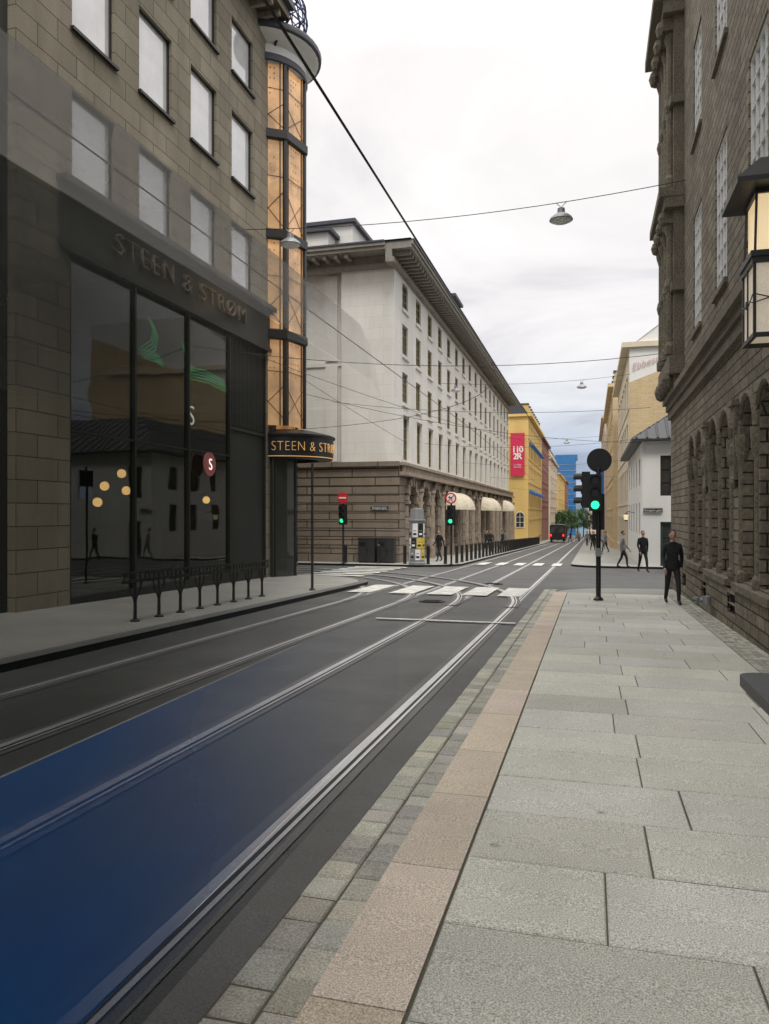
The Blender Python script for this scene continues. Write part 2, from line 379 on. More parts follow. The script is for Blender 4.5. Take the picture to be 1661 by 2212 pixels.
while y<22:
    x=2.005
    while x<2.45:
        c=random.uniform(.6,1.2); mb.col=(c,c,c*.95); w=.105
        z=random.uniform(0,.006); mb.face([(x+.012,y+.012,z),(x+w-.012,y+.012,z),(x+w-.012,y+w-.012,z),(x+.012,y+w-.012,z)])
        mb.face([(x+.002,y+.002,z-.01),(x+w-.002,y+.002,z-.01),(x+w-.012,y+.012,z),(x+.012,y+.012,z)])
        mb.face([(x+.002,y+.002,z-.01),(x+.012,y+.012,z),(x+.012,y+w-.012,z),(x+.002,y+w-.002,z-.01)])
        x+=w
    y+=.105
obj('pavement',tilt(mb).mesh('pavement',[M['sett']]),kind='structure')
def rail(mb,pts,z):
    def strip(o0,o1,zz,m):
        L=[];R=[]
        for i,p in enumerate(pts):
            a=Vector(pts[max(i-1,0)]);b=Vector(pts[min(i+1,len(pts)-1)]); d=(b-a).normalized(); n=Vector((d.y,-d.x)); p=Vector(p)
            L.append(p+n*o0);R.append(p+n*o1)
        for i in range(len(pts)-1): mb.face([(*L[i],zz),(*R[i],zz),(*R[i+1],zz),(*L[i+1],zz)],m)
    strip(-.15,.15,z,2); strip(-.075,.08,z+.003,1); strip(-.065,.01,z+.006,0); strip(.042,.072,z+.006,0)
def track(xc):
    mb=MB()
    for s in (-.7175,.7175):
        ys=[-20]+[i*10 for i in range(0,38)]
        rail(mb,[(xc+s,y) for y in ys],-.096)
    obj('tram_track',tilt(mb).mesh('tram_track',[M['steel'],M['steeld'],M['conc']]),kind='structure')
track(-2.52); track(-5.38)
mb=MB()
for s in (-.7175,.7175): rail(mb,arc(-5.38-13,18.5,13+s,0,90,30)+[(-60,31.5+s)],-.0885)
obj('tram_track',tilt(mb).mesh('tram_track',[M['steel'],M['steeld'],M['conc']]),kind='structure')
mb=MB()
for s in (-.7175,.7175): rail(mb,arc(-2.52-16,18.0,16+s,0,90,30)+[(-60,34+s)],-.0795)
obj('tram_track',tilt(mb).mesh('tram_track',[M['steel'],M['steeld'],M['conc']]),kind='structure')
zz=-.070
mb=MB()
for a,b in ((-2.48,-1.82),(-3.48,-2.76),(-4.46,-3.74),(-5.56,-4.84),(-6.8,-6.1)): 
    mb.face([(x,y,zz) for x,y in rect(a,b,20.9,24.0)])
for i in range(5): mb.face([(x,y,zz) for x,y in rect(-5.9+i*.98,-5.4+i*.98,40.2,43.4)])
for i in range(7): mb.face([(x,y,zz) for x,y in rect(-11.2,-8.6,28.3+i*1.2,28.85+i*1.2)])
mb.face([(x,y,zz) for x,y in rect(-4.2,-1.4,14.75,14.9)])
obj('road_marking',tilt(mb).mesh('road_marking',[M['white']]),kind='structure')
for (x0,yy,lab) in ((-3.9,19.0,'round cast iron manhole cover set in the asphalt'),(-3.2,26.0,'round cast iron manhole cover beyond the zebra crossing')):
    mb=MB(); mb.disc((x0,yy,-.085),(0,0,1),.33,.01,m=0)
    for i in range(-3,4): mb.box(x0-.22,x0+.22,yy+i*.08-.015,yy+i*.08+.015,-.08,-.074,1)
    obj('manhole_cover',tilt(mb).mesh('manhole',[M['dmetal'],M['steeld']]),label=lab,cat='manhole cover')

# ------------------------------------------------ department store (tan stone)
R90=math.pi/2
DS=root('department_store',(-11.2,13.0,G(20)),'tan stone department store with dark shop windows and amber bay','building')
def put(r,name,me,loc,rot=0,label=None):
    o=obj(name,me,r,W(r,loc),rot)
    if label: o['label']=label
    return o
y0=12.85; Lf=26.0-y0
starts=[14.57,17.19,19.80,22.41]
ops=[(14.5-y0,25.15-y0,-.7,7.57)]
rows=[(9.2,11.2),(12.6,14.8),(16.05,17.85)]
for s in starts:
    for a,b in rows: ops.append((s-y0,s-y0+1.58,a,b))
mb=MB(); facade(mb,0,Lf,-1.0,19.2,ops,.28)
mb.face([(Lf,0,-1),(Lf,30,-1),(Lf,30,19.2),(Lf,0,19.2)]) 
mb.face([(0,0,-1),(0,30,-1),(0,30,19.2),(0,0,19.2)]); mb.face([(0,30,-1),(Lf,30,-1),(Lf,30,19.2),(0,30,19.2)])
put(DS,'wall',mb.mesh('wall',[M['tan']]),(-11.2,y0,0),R90)
mb=MB(); mb.box(1.3,Lf-.05,-.06,-.003,7.62,8.95,0); mb.box(1.2,Lf,-.28,-.003,8.95,9.1,1); mb.box(1.25,Lf-.02,-.16,-.003,8.85,8.948,1); mb.box(1.3,Lf-.05,-.12,-.003,7.5,7.618,1)
put(DS,'fascia',mb.mesh('fascia',[M['fascia'],M['dmetal']]),(-11.2,y0,0),R90)
t=textmesh('STEEN & STRØM',.72,M['carved'],.05,1.22,offset=-.012); wdt=max(v.co.x for v in t.vertices)
for v in t.vertices: v.co.x*=7.2/wdt
put(DS,'lettering',t,(-11.09,15.95,8.02),R90)
for (a,b) in rows:
    wm=window_mesh(1.58,b-a,1,1,[M['frame_d'],M['g_up'],M['frame_d']],.05,sill=.18)
    for s in starts: put(DS,'window',wm,(-11.2-.09,s,a),R90)
mb=MB(); a0,a1=14.5-y0,25.15-y0; am_=22.39-y0
mb.face([(a0,.06,-.5),(am_,.06,-.5),(am_,.06,7.57),(a0,.06,7.57)],1)
for yy in (14.5,17.05,19.75,22.35,25.07): mb.box(yy-y0,yy-y0+.08,-.02,.12,-.5,7.55,0)
mb.box(a0+.08,am_-.05,.003,.11,3.55,3.6,0); mb.box(a0,a1,-.03,.2,-.9,-.2,0)
put(DS,'shop_window',mb.mesh('shop_window',[M['frame_d'],M['g_shop']]),(-11.2-.05,y0,0),R90)
mb=MB(); mb.face([(am_+.05,.07,-.3),(a1-.06,.07,-.3),(a1-.06,.07,7.55),(am_+.05,.07,7.55)])  # solid panel added in place of the last pane; ribs shape a louvre reflection
for i in range(26): mb.box(am_+.08+i*.1,am_+.12+i*.1,.02,.068,4.6,7.5)
mb.box(am_+.06,a1-.07,0,.068,4.45,4.55)
put(DS,'ribbed_pane_standin',mb.mesh('panel',[M['panel']]),(-11.2-.05,y0,0),R90)
e1=24.75-y0
mb=MB(); mb.box(a0-.2,e1,5.0,5.1,-1,7.7,0); mb.box(a0-.2,e1,.3,5,7.6,7.7,0); mb.box(a0-.2,e1,.3,5,-.6,-.42,0); mb.box(a0-.3,a0-.2,.3,5,-1,7.7,0); mb.box(e1,e1+.1,.2,5,-1,7.7,0); mb.box(e1+.1,Lf-.02,.2,.3,-1,7.7,0)
mb.box(a0+1,e1-1,2.6,5,3.7,3.9,0)
for i in range(6): mb.box(a0+1+i*1.6,a0+2+i*1.6,3.2,3.8,-.42,.9+.3*(i%2),0)
put(DS,'interior',mb.mesh('interior',[M['interior']]),(-11.2,y0,0),R90)
def at(px,py,Xp):
    k=(px-830)/1640; d=Xp/(.9651*k-.2618); return (Xp,d*(.2618*k+.9651),1.7+(1110-py)/1640*d)
gm=MB(); gm.ball((0,0,0),.13,16,0); gm.tube([(0,0,.13),(0,0,.9)],.01,5,1); gme=gm.mesh('pendant',[M['globe'],M['dmetal']],True)
for i,(a,b) in enumerate(((262,1023),(225,1050),(272,1060),(210,1085),(460,1065),(445,1080),(475,1042))):
    obj('pendant_lamp',gme,None,at(a,b,-13.2),0,'warm glowing glass globe lamp hanging inside the shop','lamp','globe lamps hanging in the shop')
def neon(pp,lab,nn=3):  # glowing tubes stand in for green light reflected in the shop glass
    mb=MB()
    for s in range(nn): mb.tube([Vector(at(a+s*3,b+s*7,-11.75)) for a,b in pp],.018,5)
    obj('reflection_tubes',mb.mesh('neon',[M['green_refl']]),None,(0,0,0),0,lab,'light')
neon(((318,682),(332,705),(326,735),(300,752),(330,762),(345,772)),'green curved glowing tubes shaping a light reflection in the shop glass',4)
neon(((392,738),(402,770),(398,790),(440,800),(482,822)),'green glowing tube strips shaping a light reflection in the shop glass',5)
mb=MB(); mb.disc((0,0,0),(0,1,0),.36,.04,m=0); mb.tube([(0,.02,.3),(0,.1,.3)],.02,5); sg=obj('shop_sign',mb.mesh('sign',[M['pink']]),None,at(452,1003,-11.1),R90,'round pink sign with letter S on the shop front','sign')
t=textmesh('S',.5,M['neon'],.006,align='CENTER',offset=-.01); obj('lettering',t,sg,(0,-.04,-.17),0)
t=textmesh('S',.85,M['neon'],.01,align='CENTER',offset=-.012); obj('neon_sign',t,None,at(413,918,-11.6),R90,'white neon letter S inside the shop window','sign')
t=textmesh('MYRTES',.34,M['grey'],.005,align='CENTER')  # solid letters, flipped to stand in for a reflection in the glass
for v in t.vertices: v.co.x*=-1
obj('lettering_reflection',t,None,at(437,1122,-11.5),R90,'small mirrored pale lettering modelled as a reflection in the shop glass','sign')
mb=MB(); mb.box(0,Lf-.9,-.9,.3,19.2,19.5,0); mb.box(0,Lf-.9,-1.1,.3,19.5,19.7,1); mb.box(0,Lf,.3,30,19.2,19.6,1)
for i in range(19): mb.box(.2+i*.63,.35+i*.63,-.8,-.003,19.0,19.2,0)
put(DS,'cornice',mb.mesh('cornice',[M['tan'],M['roofm']]),(-11.2,y0,0),R90)
bc=(-12.0,26.5); oct_=[(math.radians(22.5+45*i+ -12)) for i in range(8)]
mb=MB(); Rb=1.6
zb=[4.9,8.2,11.8,15.4,18.0]
pts=[(Rb*math.cos(a),Rb*math.sin(a)) for a in oct_]
for i in range(8):
    p,q=Vector(pts[i]),Vector(pts[(i+1)%8]); 
    for k,(z0,z1) in enumerate(zip(zb,zb[1:])):
        mb.face([(*p,z0),(*q,z0),(*q,z1),(*p,z1)],0)
        e=1.012; zm=z0+(z1-z0)*.45
        mb.tube([(p.x*e,p.y*e,z0+.2),(q.x*e,q.y*e,zm)],.012,4,1); mb.tube([(p.x*e,p.y*e,zm),(q.x*e,q.y*e,z0+.2)],.012,4,1); mb.tube([(p.x*e,p.y*e,zm+.5),(q.x*e,q.y*e,zm+.45)],.012,4,1)
        for r in range(6):
            for c in (.3,.42,.54,.66):
                w=p.lerp(q,c); w2=p.lerp(q,c+.035); zz2=z0+(z1-z0)*(.55+.07*r)
                if random.random()<.6: mb.face([(w.x*1.006,w.y*1.006,zz2),(w2.x*1.006,w2.y*1.006,zz2),(w2.x*1.006,w2.y*1.006,zz2+.06),(w.x*1.006,w.y*1.006,zz2+.06)],2)
    mb.tube([(p.x*1.01,p.y*1.01,zb[0]),(p.x*1.01,p.y*1.01,zb[-1])],.09,6,1)
    for f in (.15,.85):
        m_=p.lerp(q,f); mb.tube([(m_.x*1.01,m_.y*1.01,zb[0]),(m_.x*1.01,m_.y*1.01,zb[-1])],.025,4,1)
for z in zb[1:-1]: mb.lathe(0,0,[(1.66,z-.22),(1.76,z-.17),(1.76,z+.12),(1.64,z+.18)],8,1,a0=oct_[0],a1=oct_[0]+2*math.pi)
put(DS,'corner_bay',mb.mesh('bay',[M['amber'],M['frame_d'],M['carved']]),(*bc,0))
mb=MB(); mb.lathe(0,0,[(1.5,17.9),(1.66,18.05),(1.68,18.45),(1.58,18.6),(2.05,18.72),(2.14,18.8)],40,0,cap=False); mb.lathe(0,0,[(2.14,18.8),(2.24,18.84),(2.26,18.98),(2.22,19.06),(1.6,19.12)],40,1)
mb.lathe(0,0,[(1.685,17.9),(1.73,17.95),(1.73,18.15),(1.69,18.2)],40,1,cap=False)
put(DS,'bay_cap',mb.mesh('cap',[M['wall_white'],M['roofm']],True),(*bc,0))
mb=MB(); cr=((19.15,1.3),(19.5,1.5),(19.9,1.66),(20.3,1.72),(20.8,1.66),(21.4,1.35),(21.9,.8),(22.1,.1))
for z,r in cr[:-1]:
    mb.tube([(r*math.cos(a*math.pi/16),r*math.sin(a*math.pi/16),z) for a in range(33)],.03,5,0)
for i in range(20):
    a=i*math.pi/10
    for tw_ in (-.25,.25): mb.tube([(r*math.cos(a+tw_*k),r*math.sin(a+tw_*k),z) for k,(z,r) in enumerate(cr)],.025,5,0)
put(DS,'lattice_crown',mb.mesh('crown',[mat('blue_iron',(.025,.045,.17),.5)]),(*bc,0))
cc_=(-11.2,27.05); mb=MB(); ca0,ca1=math.radians(-92),math.radians(150)
mb.lathe(0,0,[(1.2,3.72),(1.72,3.74),(1.77,3.8),(1.77,4.5),(1.84,4.54),(1.84,4.6),(1.7,4.66),(1.0,4.83)],48,0,a0=ca0,a1=ca1)
mb.lathe(0,0,[(1.775,3.77),(1.79,3.77),(1.79,3.80),(1.775,3.80)],48,1,a0=ca0,a1=ca1,cap=False)
put(DS,'canopy',mb.mesh('canopy',[M['black'],M['gold']],True),(*cc_,0))
t=textmesh('STEEN & STRØM',.5,M['gold'],.012,1.1,offset=-.012); wdt=max(v.co.x for v in t.vertices)
for v in t.vertices: v.co.x*=3.25/wdt
for v in t.vertices:
    x,yv,z=v.co; th=math.radians(4)+x/1.80; r=1.80-yv; v.co=(r*math.sin(th),-r*math.cos(th),z)
put(DS,'canopy_lettering',t,(*cc_,3.98))
mb=MB(); mb.tube([(-.02,-.12,19.0),(-.02,-.12,-.6)],.05,8,0); mb.tube([(-.35,-.9,19.3),(-.2,-.3,18.6),(-.02,-.12,18.2)],.05,8,0)
put(DS,'drainpipe',mb.mesh('drainpipe',[M['dmetal']]),(-11.2,25.45,0),R90)
mb=MB(); mb.lathe(0,0,[(1.35,-1),(1.35,3.9)],16,1)
for i in range(8): mb.lathe(1.36*math.cos(i*.785),1.36*math.sin(i*.785),[(.05,-1),(.05,3.9)],6,0)
put(DS,'entrance_drum',mb.mesh('entrance',[M['frame_d'],M['g_dark']]),(*bc,0),0)

NB=root('office_building',(-11.4,5,G(5)),'dark grey stone office building with louvred vents','building')
mb=MB(); ops=[]
for i in range(5):
    for a,b in ((1.0,3.3),(5,8.8),(9.4,11.3),(12.6,14.8),(16,17.9)): ops.append((1+i*3.5,3.6+i*3.5,a,b))
Ln=18.8; facade(mb,0,Ln,-1,20,ops,.25); mb.face([(Ln,0,-1),(Ln,20,-1),(Ln,20,20),(Ln,0,20)])
put(NB,'wall',mb.mesh('wall',[M['office']]),(-11.4,12.84-Ln,0),R90)
for (a,b) in ((1.0,3.3),(9.4,11.3),(12.6,14.8),(16,17.9)):
    wm=window_mesh(2.6,b-a,2,1,[M['frame_d'],M['g_dark'],M['frame_d']],.08)
    for i in range(5): put(NB,'window',wm,(-11.4-.15,12.84-Ln+1+i*3.5,a),R90)
mb=MB()
for j in range(38): mb.box(0,2.6,-.02,.03,j*.1,j*.1+.05,0)
mb.face([(0,.05,0),(2.6,.05,0),(2.6,.05,3.8),(0,.05,3.8)],1)
lm=mb.mesh('louvre',[M['dmetal'],M['black']])
for i in range(5): put(NB,'louvre_vent',lm,(-11.4-.1,12.84-Ln+1+i*3.5,5),R90)
mb=MB(); mb.box(0,Ln,-.6,20,20,20.4,0); put(NB,'roof',mb.mesh('roof',[M['roofm']]),(-11.4,12.84-Ln,0),R90)

# ------------------------------------------------ bank building (pale stone)
BK=root('bank_building',(-10.2,39.6,G(40)),'large pale limestone building with rusticated arcade and deep cornice','building')
yb=39.6; Lb=58.8; cs=[42.1+3.45*i for i in range(17)]
ops=[]
rows=[(13.3,14.75),(10.7,12.4),(8.0,9.7),(4.75,7.2)]
for c in cs:
    for a,b in rows: ops.append((c-.66-yb,c+.66-yb,a,b))
mb=MB(); facade(mb,0,Lb,4.2,15.1,ops,.16)
mb.face([(Lb,0,-3),(Lb,25,-3),(Lb,25,15.1),(Lb,0,15.1)])
for c in cs: 
    for a,b in rows: 
        u=c-yb; mb.box(u-.78,u+.78,-.1,-.002,a-.22,a-.05)
    mb.box(c-yb-.8,c-yb+.8,-.12,-.002,7.25,7.42); mb.box(c-yb-.80,c-yb-.68,-.06,-.002,4.7,7.25); mb.box(c-yb+.68,c-yb+.80,-.06,-.002,4.7,7.25)
put(BK,'wall',mb.mesh('wall',[M['limestone']]),(-10.2,yb,0),R90)
for a,b in rows:
    wm=window_mesh(1.32,b-a,2,3 if b-a<2 else 4,[M['frame_b'],M['g_dark'],M['limestone']],.11,.05)
    for c in cs: put(BK,'window',wm,(-10.2-.07,c-.66,a),R90)
mb=MB(); facade(mb,0,3.0,4.2,15.1,[],.3)
put(BK,'side_wall',mb.mesh('side',[M['limestone']]),(-13.2,yb,0),0)
mb=MB(); facade(mb,0,25,4.2,15.1,[],.3); mb.box(0,25,-.08,-.002,9.9,10.15)
for x in (24.3,21.2,18.1,15): mb.box(x-.35,x+.35,-.15,-.003,4.6,9.88); mb.box(x-.35,x+.35,-.15,-.003,10.17,14.9)
put(BK,'side_wall',mb.mesh('side',[M['limestone']]),(-38.2,yb+.5,0),0)
mb=MB(); mb.face([(-13.2,yb,4.2),(-13.2,yb+.5,4.2),(-13.2,yb+.5,15.1),(-13.2,yb,15.1)]); mb.v=[tuple(Vector(v)-BK.location) for v in mb.v]
obj('side_wall',mb.mesh('side',[M['limestone']]),BK)
mb=MB(); ops=[]
for c in cs: ops.append((c-yb-.95,c-yb+.95,-3.2,3.35,True))
facade(mb,0,Lb,-3.3,4.45,ops,.7)
for c in cs:
    u=c-yb; n=11
    for i in range(n):
        a=math.pi*(i+.5)/n; r=1.13+(.06 if i%2 else 0)
        ca,sa=math.cos(a),math.sin(a); cx,cz=u-r*ca,2.4+r*sa
        tx,tz=sa,ca; hw=.14;hr=.2
        P=[(cx-tx*hw-(-ca)*hr,cz-tz*hw-sa*hr),(cx+tx*hw-(-ca)*hr,cz+tz*hw-sa*hr),(cx+tx*hw+(-ca)*hr,cz+tz*hw+sa*hr),(cx-tx*hw+(-ca)*hr,cz-tz*hw+sa*hr)]
        F=[(x,-.16-.04*(i%2),z) for x,z in P]; B=[(x,0,z) for x,z in P]
        mb.face(F,1)
        for q in range(4): mb.face([F[q],F[(q+1)%4],B[(q+1)%4],B[q]],1)
    for s in (-1,1):
        for j in range(7):
            z=-2.4+j*.66; mb.box(u+s*1.14-.16,u+s*1.14+.16,-.2 if j%2 else -.12,-.002,z,z+.6,1)
        mb.box(u+s*1.14-.2,u+s*1.14+.2,-.24,-.002,2.25,2.42,1)
    mb.lathe(u+1.725,-.12,[(.26,-2.4),(.26,.0),(.22,.1),(.24,1.0),(.2,2.9),(.3,3.0),(.3,3.15)],12,1)
mb.box(-.05,Lb,-.42,-.002,3.75,3.95,1); mb.box(-.05,Lb,-.3,-.002,4.3,4.46,1)
for i in range(int(Lb/.36)): mb.box(.1+i*.36,.24+i*.36,-.26,-.1,3.95,4.3,1)
mb.box(-.05,Lb,-.22,-.002,-3.0,-1.2,1)
put(BK,'arcade',mb.mesh('arcade',[M['rust'],M['carved']]),(-9.8,yb-.35,0),R90)
mb=MB(); facade(mb,0,30,-3.3,4.45,[],.3); mb.box(0,30,-.25,-.002,4.25,4.5); mb.box(0,30,-.18,-.002,-2,-.2)
mb.face([(0,0,4.46),(30,0,4.46),(30,.5,4.46),(0,.5,4.46)])
for j in range(9): mb.box(0,30,-.05,-.002,-.15+j*.48,.28+j*.48)
put(BK,'side_base',mb.mesh('base',[M['rust']]),(-39.8,yb-.35,0),0)
mb=MB()
mb.face([(0,0,4.47),(Lb,0,4.47),(Lb,.45,4.47),(0,.45,4.47)])
put(BK,'ledge',mb.mesh('ledge',[M['carved']]),(-9.8,yb-.3,0),R90)
gm=window_mesh(1.9,6.4,2,4,[M['frame_d'],M['g_dark'],M['carved']],.1,.05,arch=True)
for c in cs: put(BK,'arched_window',gm,(-9.8-.5,c-.95,-3.05),R90)
mb=MB()
def corn(mb,x0,x1):
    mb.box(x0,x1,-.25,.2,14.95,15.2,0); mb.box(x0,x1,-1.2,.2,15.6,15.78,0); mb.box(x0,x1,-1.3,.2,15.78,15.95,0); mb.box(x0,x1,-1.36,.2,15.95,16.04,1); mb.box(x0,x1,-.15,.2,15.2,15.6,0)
corn(mb,-1.1,Lb+.5)
for i in range(int(Lb/.62)): mb.box(-.7+i*.62,-.5+i*.62,-1.05,-.15,15.38,15.6,0)
put(BK,'cornice',mb.mesh('cornice',[M['soffit'],M['roofm']]),(-10.2,yb,0),R90)
mb=MB(); corn(mb,0,26.6+1.2)
for i in range(42): mb.box(.1+i*.62,.3+i*.62,-1.05,-.15,15.38,15.6,0)
mb.v=[(x,y,z+.002) for x,y,z in mb.v]
put(BK,'cornice',mb.mesh('cornice',[M['soffit'],M['roofm']]),(-38.2,yb,0),0)
mb=MB()
mb.face([(-38.2,yb-1.2,16.06),(-9,yb-1.2,16.06),(-9,yb+Lb,16.06),(-38.2,yb+Lb,16.06)])
mb.face([(-38,yb+.5,16.07),(-11.2,yb+.5,16.07),(-14,yb+3.5,17.7),(-38,yb+3.5,17.7)]); mb.face([(-11.2,yb+.5,16.07),(-11.2,yb+Lb,16.07),(-14,yb+Lb,17.7),(-14,yb+3.5,17.7)])
for (x0,x1,ya,yc,z1) in ((-22,-13.2,yb+2,yb+9,18.4),(-17.5,-14.2,yb+.6,yb+1.9,17.5),(-11.7,-9.9,56,59,17.9)):
    mb.box(x0,x1,ya,yc,16.08,z1,1); mb.box(x0-.25,x1+.25,ya-.25,yc+.25,z1,z1+.2,0)
mb.v=[tuple(Vector(v)-BK.location) for v in mb.v]
obj('roof',mb.mesh('roof',[M['roofm'],M['limestone']]),BK)
def awning_mesh():
    mb=MB(); n=10
    for i in range(n):
        for j in range(6):
            def P(i,j):
                a=math.pi*i/n; b=(math.pi/2)*j/6
                return (-math.cos(a)*1.15,-math.sin(b)*1.35*math.sin(a)**.6 if 0<i<n else 0, math.sin(a)*1.25*math.cos(b)-.35)
            mb.face([P(i,j),P(i+1,j),P(i+1,j+1),P(i,j+1)])
    return mb.mesh('awning',[M['awning']],True)
am=awning_mesh()
for i in (3,4,8,9,13): obj('awning',am,None,(-9.55,cs[i],2.35),R90,'domed cream fabric awning over an arched window','awning','domed awnings on the arcade')

# ------------------------------------------------ right dark stone building
RB=root('stone_building',(2.5,14,G(14)),'dark rough stone building with arched ground floor windows','building')
yr=26.0
Lr=36
def u(y): return yr-y
gcs=[19.75,16.3,12.85,9.4,5.95,2.5]
ops=[];arcs=[]
for c in gcs:
    for s in (-.68,.68):
        if c in (9.4,): continue
        arcs.append((u(c+s)-.52,u(c+s)+.52,.55,3.6,True))
cell=[(u(y)-.4,u(y)+.4,G(y)+.25,G(y)+.62) for y in (21.6,18.0,14.6,11.2)]
wins=[]
for c in gcs: wins+= [(u(c)-.7,u(c)+.7,6.2,9.1),(u(c)-.7,u(c)+.7,10.9,13.4),(u(c)-.62,u(c)+.62,15.2,17.2)]
mb=MB(); facade(mb,0,Lr,-1.2,5.0,arcs,.3,y=0)
facade(mb,0,Lr,5.0,21,wins,.14,y=.0)
mb.face([(0,0,-1.2),(0,25,-1.2),(0,25,21),(0,0,21)]); mb.face([(0,25,-1.2),(Lr,25,-1.2),(Lr,25,21),(0,25,21)])
put(RB,'wall',mb.mesh('wall',[M['rough']]),(2.5,yr,0),-R90)
mb=MB()
mb.box(0,Lr,-.16,-.002,4.95,5.15); mb.box(0,Lr,-.26,-.002,5.15,5.32); mb.box(0,Lr,-.1,-.002,4.7,4.93)
for c in gcs:
    if c==9.4: continue
    mb.box(u(c)-1.4,u(c)+1.4,-.16,-.002,.4,.52)
    for s in (-1.28,0,1.28):
        x=u(c)+s
        mb.lathe(x,.02,[(.11,.53),(.11,.68),(.075,.74),(.075,2.55),(.11,2.7),(.13,2.95),(.13,3.05)],10)
    for s in (-.68,.68):
        cx=u(c)+s; mb.tube([(cx-.6*math.cos(math.pi*i/10),-.01,3.08+.6*math.sin(math.pi*i/10)) for i in range(11)],.06,6)
    x=u(c)+1.72
    mb.box(x-.18,x+.18,-.08,-.002,2.3,3.6); mb.box(x-.22,x+.22,-.13,-.002,3.6,3.7); mb.ball((x,-.08,3.2),.13,8,sc=(1,.6,1.3)); mb.ball((x,-.08,2.75),.14,8,sc=(1,.5,1.5)); mb.ball((x,-.06,2.25),.11,8,sc=(1,.6,1.2))
for w in wins:
    mb.box(w[0]-.1,w[1]+.1,-.07,-.002,w[2]-.12,w[2]-.02)
put(RB,'stone_trim',mb.mesh('trim',[M['roughtrim']],False),(2.5,yr,0),-R90)
mb=MB(); facade(mb,0,Lr,-1.2,.1,cell,.08,y=-.1); mb.face([(0,-.1,.1),(Lr,-.1,.1),(Lr,0,.1),(0,0,.1)])
put(RB,'plinth',mb.mesh('plinth',[M['rough']]),(2.5,yr,0),-R90)
cwm=window_mesh(.8,.37,4,1,[M['black'],M['g_dark'],M['roughtrim']],.03,.03)
for c in cell: put(RB,'cellar_window',cwm,(2.5-.04,yr-c[0],c[2]),-R90)
aw=window_mesh(1.04,3.05,2,5,[M['frame_d'],M['g_dark'],M['roughtrim']],.05,.03,arch=True)
for a in arcs: put(RB,'arched_window',aw,(2.5+.16,yr-a[0],a[2]),-R90)
for hh,(nz) in ((2.9,7),(2.5,6)):
    wm=window_mesh(1.4,hh,4,nz,[M['frame_w'],M['g_sky'],M['roughtrim']],.05,.025)
    for w in wins:
        if abs((w[3]-w[2])-hh)<.01: put(RB,'window',wm,(2.5+.03,yr-w[0],w[2]),-R90)
wm=window_mesh(1.24,2.0,4,5,[M['frame_w'],M['g_sky'],M['roughtrim']],.05,.025)
for w in wins:
    if w[2]>15: put(RB,'window',wm,(2.5+.03,yr-w[0],w[2]),-R90)
mb=MB()
b0,b1=.3,3.5
mb.box(b0,b1,-.26,-.003,5.33,20.8)
for zc,h,p in ((5.6,.5,.4),(7.9,.25,.34),(10.2,.3,.52),(10.5,.25,.66),(13.1,.25,.36),(15.6,.35,.55),(15.95,.3,.8),(18.5,.3,.4)):
    mb.box(b0-.1-.1*p,b1+.1+.1*p,-p,-.005,zc,zc+h)
for i in range(4):
    x=b0+.35+i*(b1-b0-.7)/3
    for (z0,z1) in ((6.2,10.1),(10.9,15.5),(16.4,20.5)):
        mb.lathe(x,-.32,[(.17,z0),(.17,z0+.25),(.12,z0+.35),(.11,z1-.6),(.18,z1-.35),(.2,z1)],10)
        mb.ball((x,-.36,z0+(z1-z0)*.5),.16,8,sc=(1,.8,1.6))
    mb.ball((x,-.5,10.05),.2,8,sc=(1,.8,1.1)); mb.ball((x,-.55,15.4),.22,8,sc=(1,.8,1.2)); mb.ball((x,-.36,5.5),.22,8,sc=(1,.9,1.3))
for i in range(5):
    x=b0+.1+i*.7; mb.box(x,x+.2,-.48,-.2,9.85,10.198); mb.box(x,x+.2,-.55,-.2,15.25,15.598)
put(RB,'carved_bay',mb.mesh('bay',[M['roughtrim']]),(2.5,yr,0),-R90)
mb=MB(); mb.box(0,Lr,-1.0,25,21,21.4); put(RB,'roof',mb.mesh('roof',[M['roofm']]),(2.5,yr,0),-R90)
mb=MB(); mb.tube([(0,-.1,.05),(0,-.3,.05),(0,-.34,-.05)],.05,8); mb.lathe(0,-.12,[(.09,-.03),(.09,.13)],10); mb.disc((0,-.32,.08),(0,0,1),.07,.05)
put(RB,'standpipe',mb.mesh('standpipe',[M['grey']]),(2.4,16.6,G(16.6)+.28),-R90)

# wall lantern
LN=root('wall_lantern',(2.02,9.3,3.62),'dark metal wall lantern with glowing opal glass panes','lantern')
LN.scale=(.82,.82,.93)
mb=MB()
def ring(mb,w,z0,z1,t,m=0):
    mb.box(-w,w,-w,-w+t,z0,z1,m); mb.box(-w,w,w-t,w,z0,z1,m); mb.box(-w,-w+t,-w+t,w-t,z0,z1,m); mb.box(w-t,w,-w+t,w-t,z0,z1,m)
ring(mb,.39,0,.05,.05); ring(mb,.4,.86,.93,.06); ring(mb,.42,.932,1.0,.06)
for s in (-1,1):
    for q in (-1,1):
        mb.box(s*.37-.018,s*.37+.018,q*.37-.018,q*.37+.018,.05,.86)
for s in (-1,1):
    mb.box(-.012,.012,s*.385-.01,s*.385+.01,.05,.86); mb.box(s*.385-.01,s*.385+.01,-.012,.012,.05,.86)
    for zc in (.4,):
        mb.tube([(-.37,s*.39,zc),(0,s*.39,zc+.1),(.37,s*.39,zc)],.008,5); mb.tube([(s*.39,-.37,zc),(s*.39,0,zc+.1),(s*.39,.37,zc)],.008,5)
        mb.tube([(-.37,s*.39,zc+.1),(0,s*.39,zc),(.37,s*.39,zc+.1)],.008,5); mb.tube([(s*.39,-.37,zc+.1),(s*.39,0,zc),(s*.39,.37,zc+.1)],.008,5)
    mb.disc((0,s*.4,.45),(0,1,0),.05,.02,14); mb.disc((s*.4,0,.45),(1,0,0),.05,.02,14)
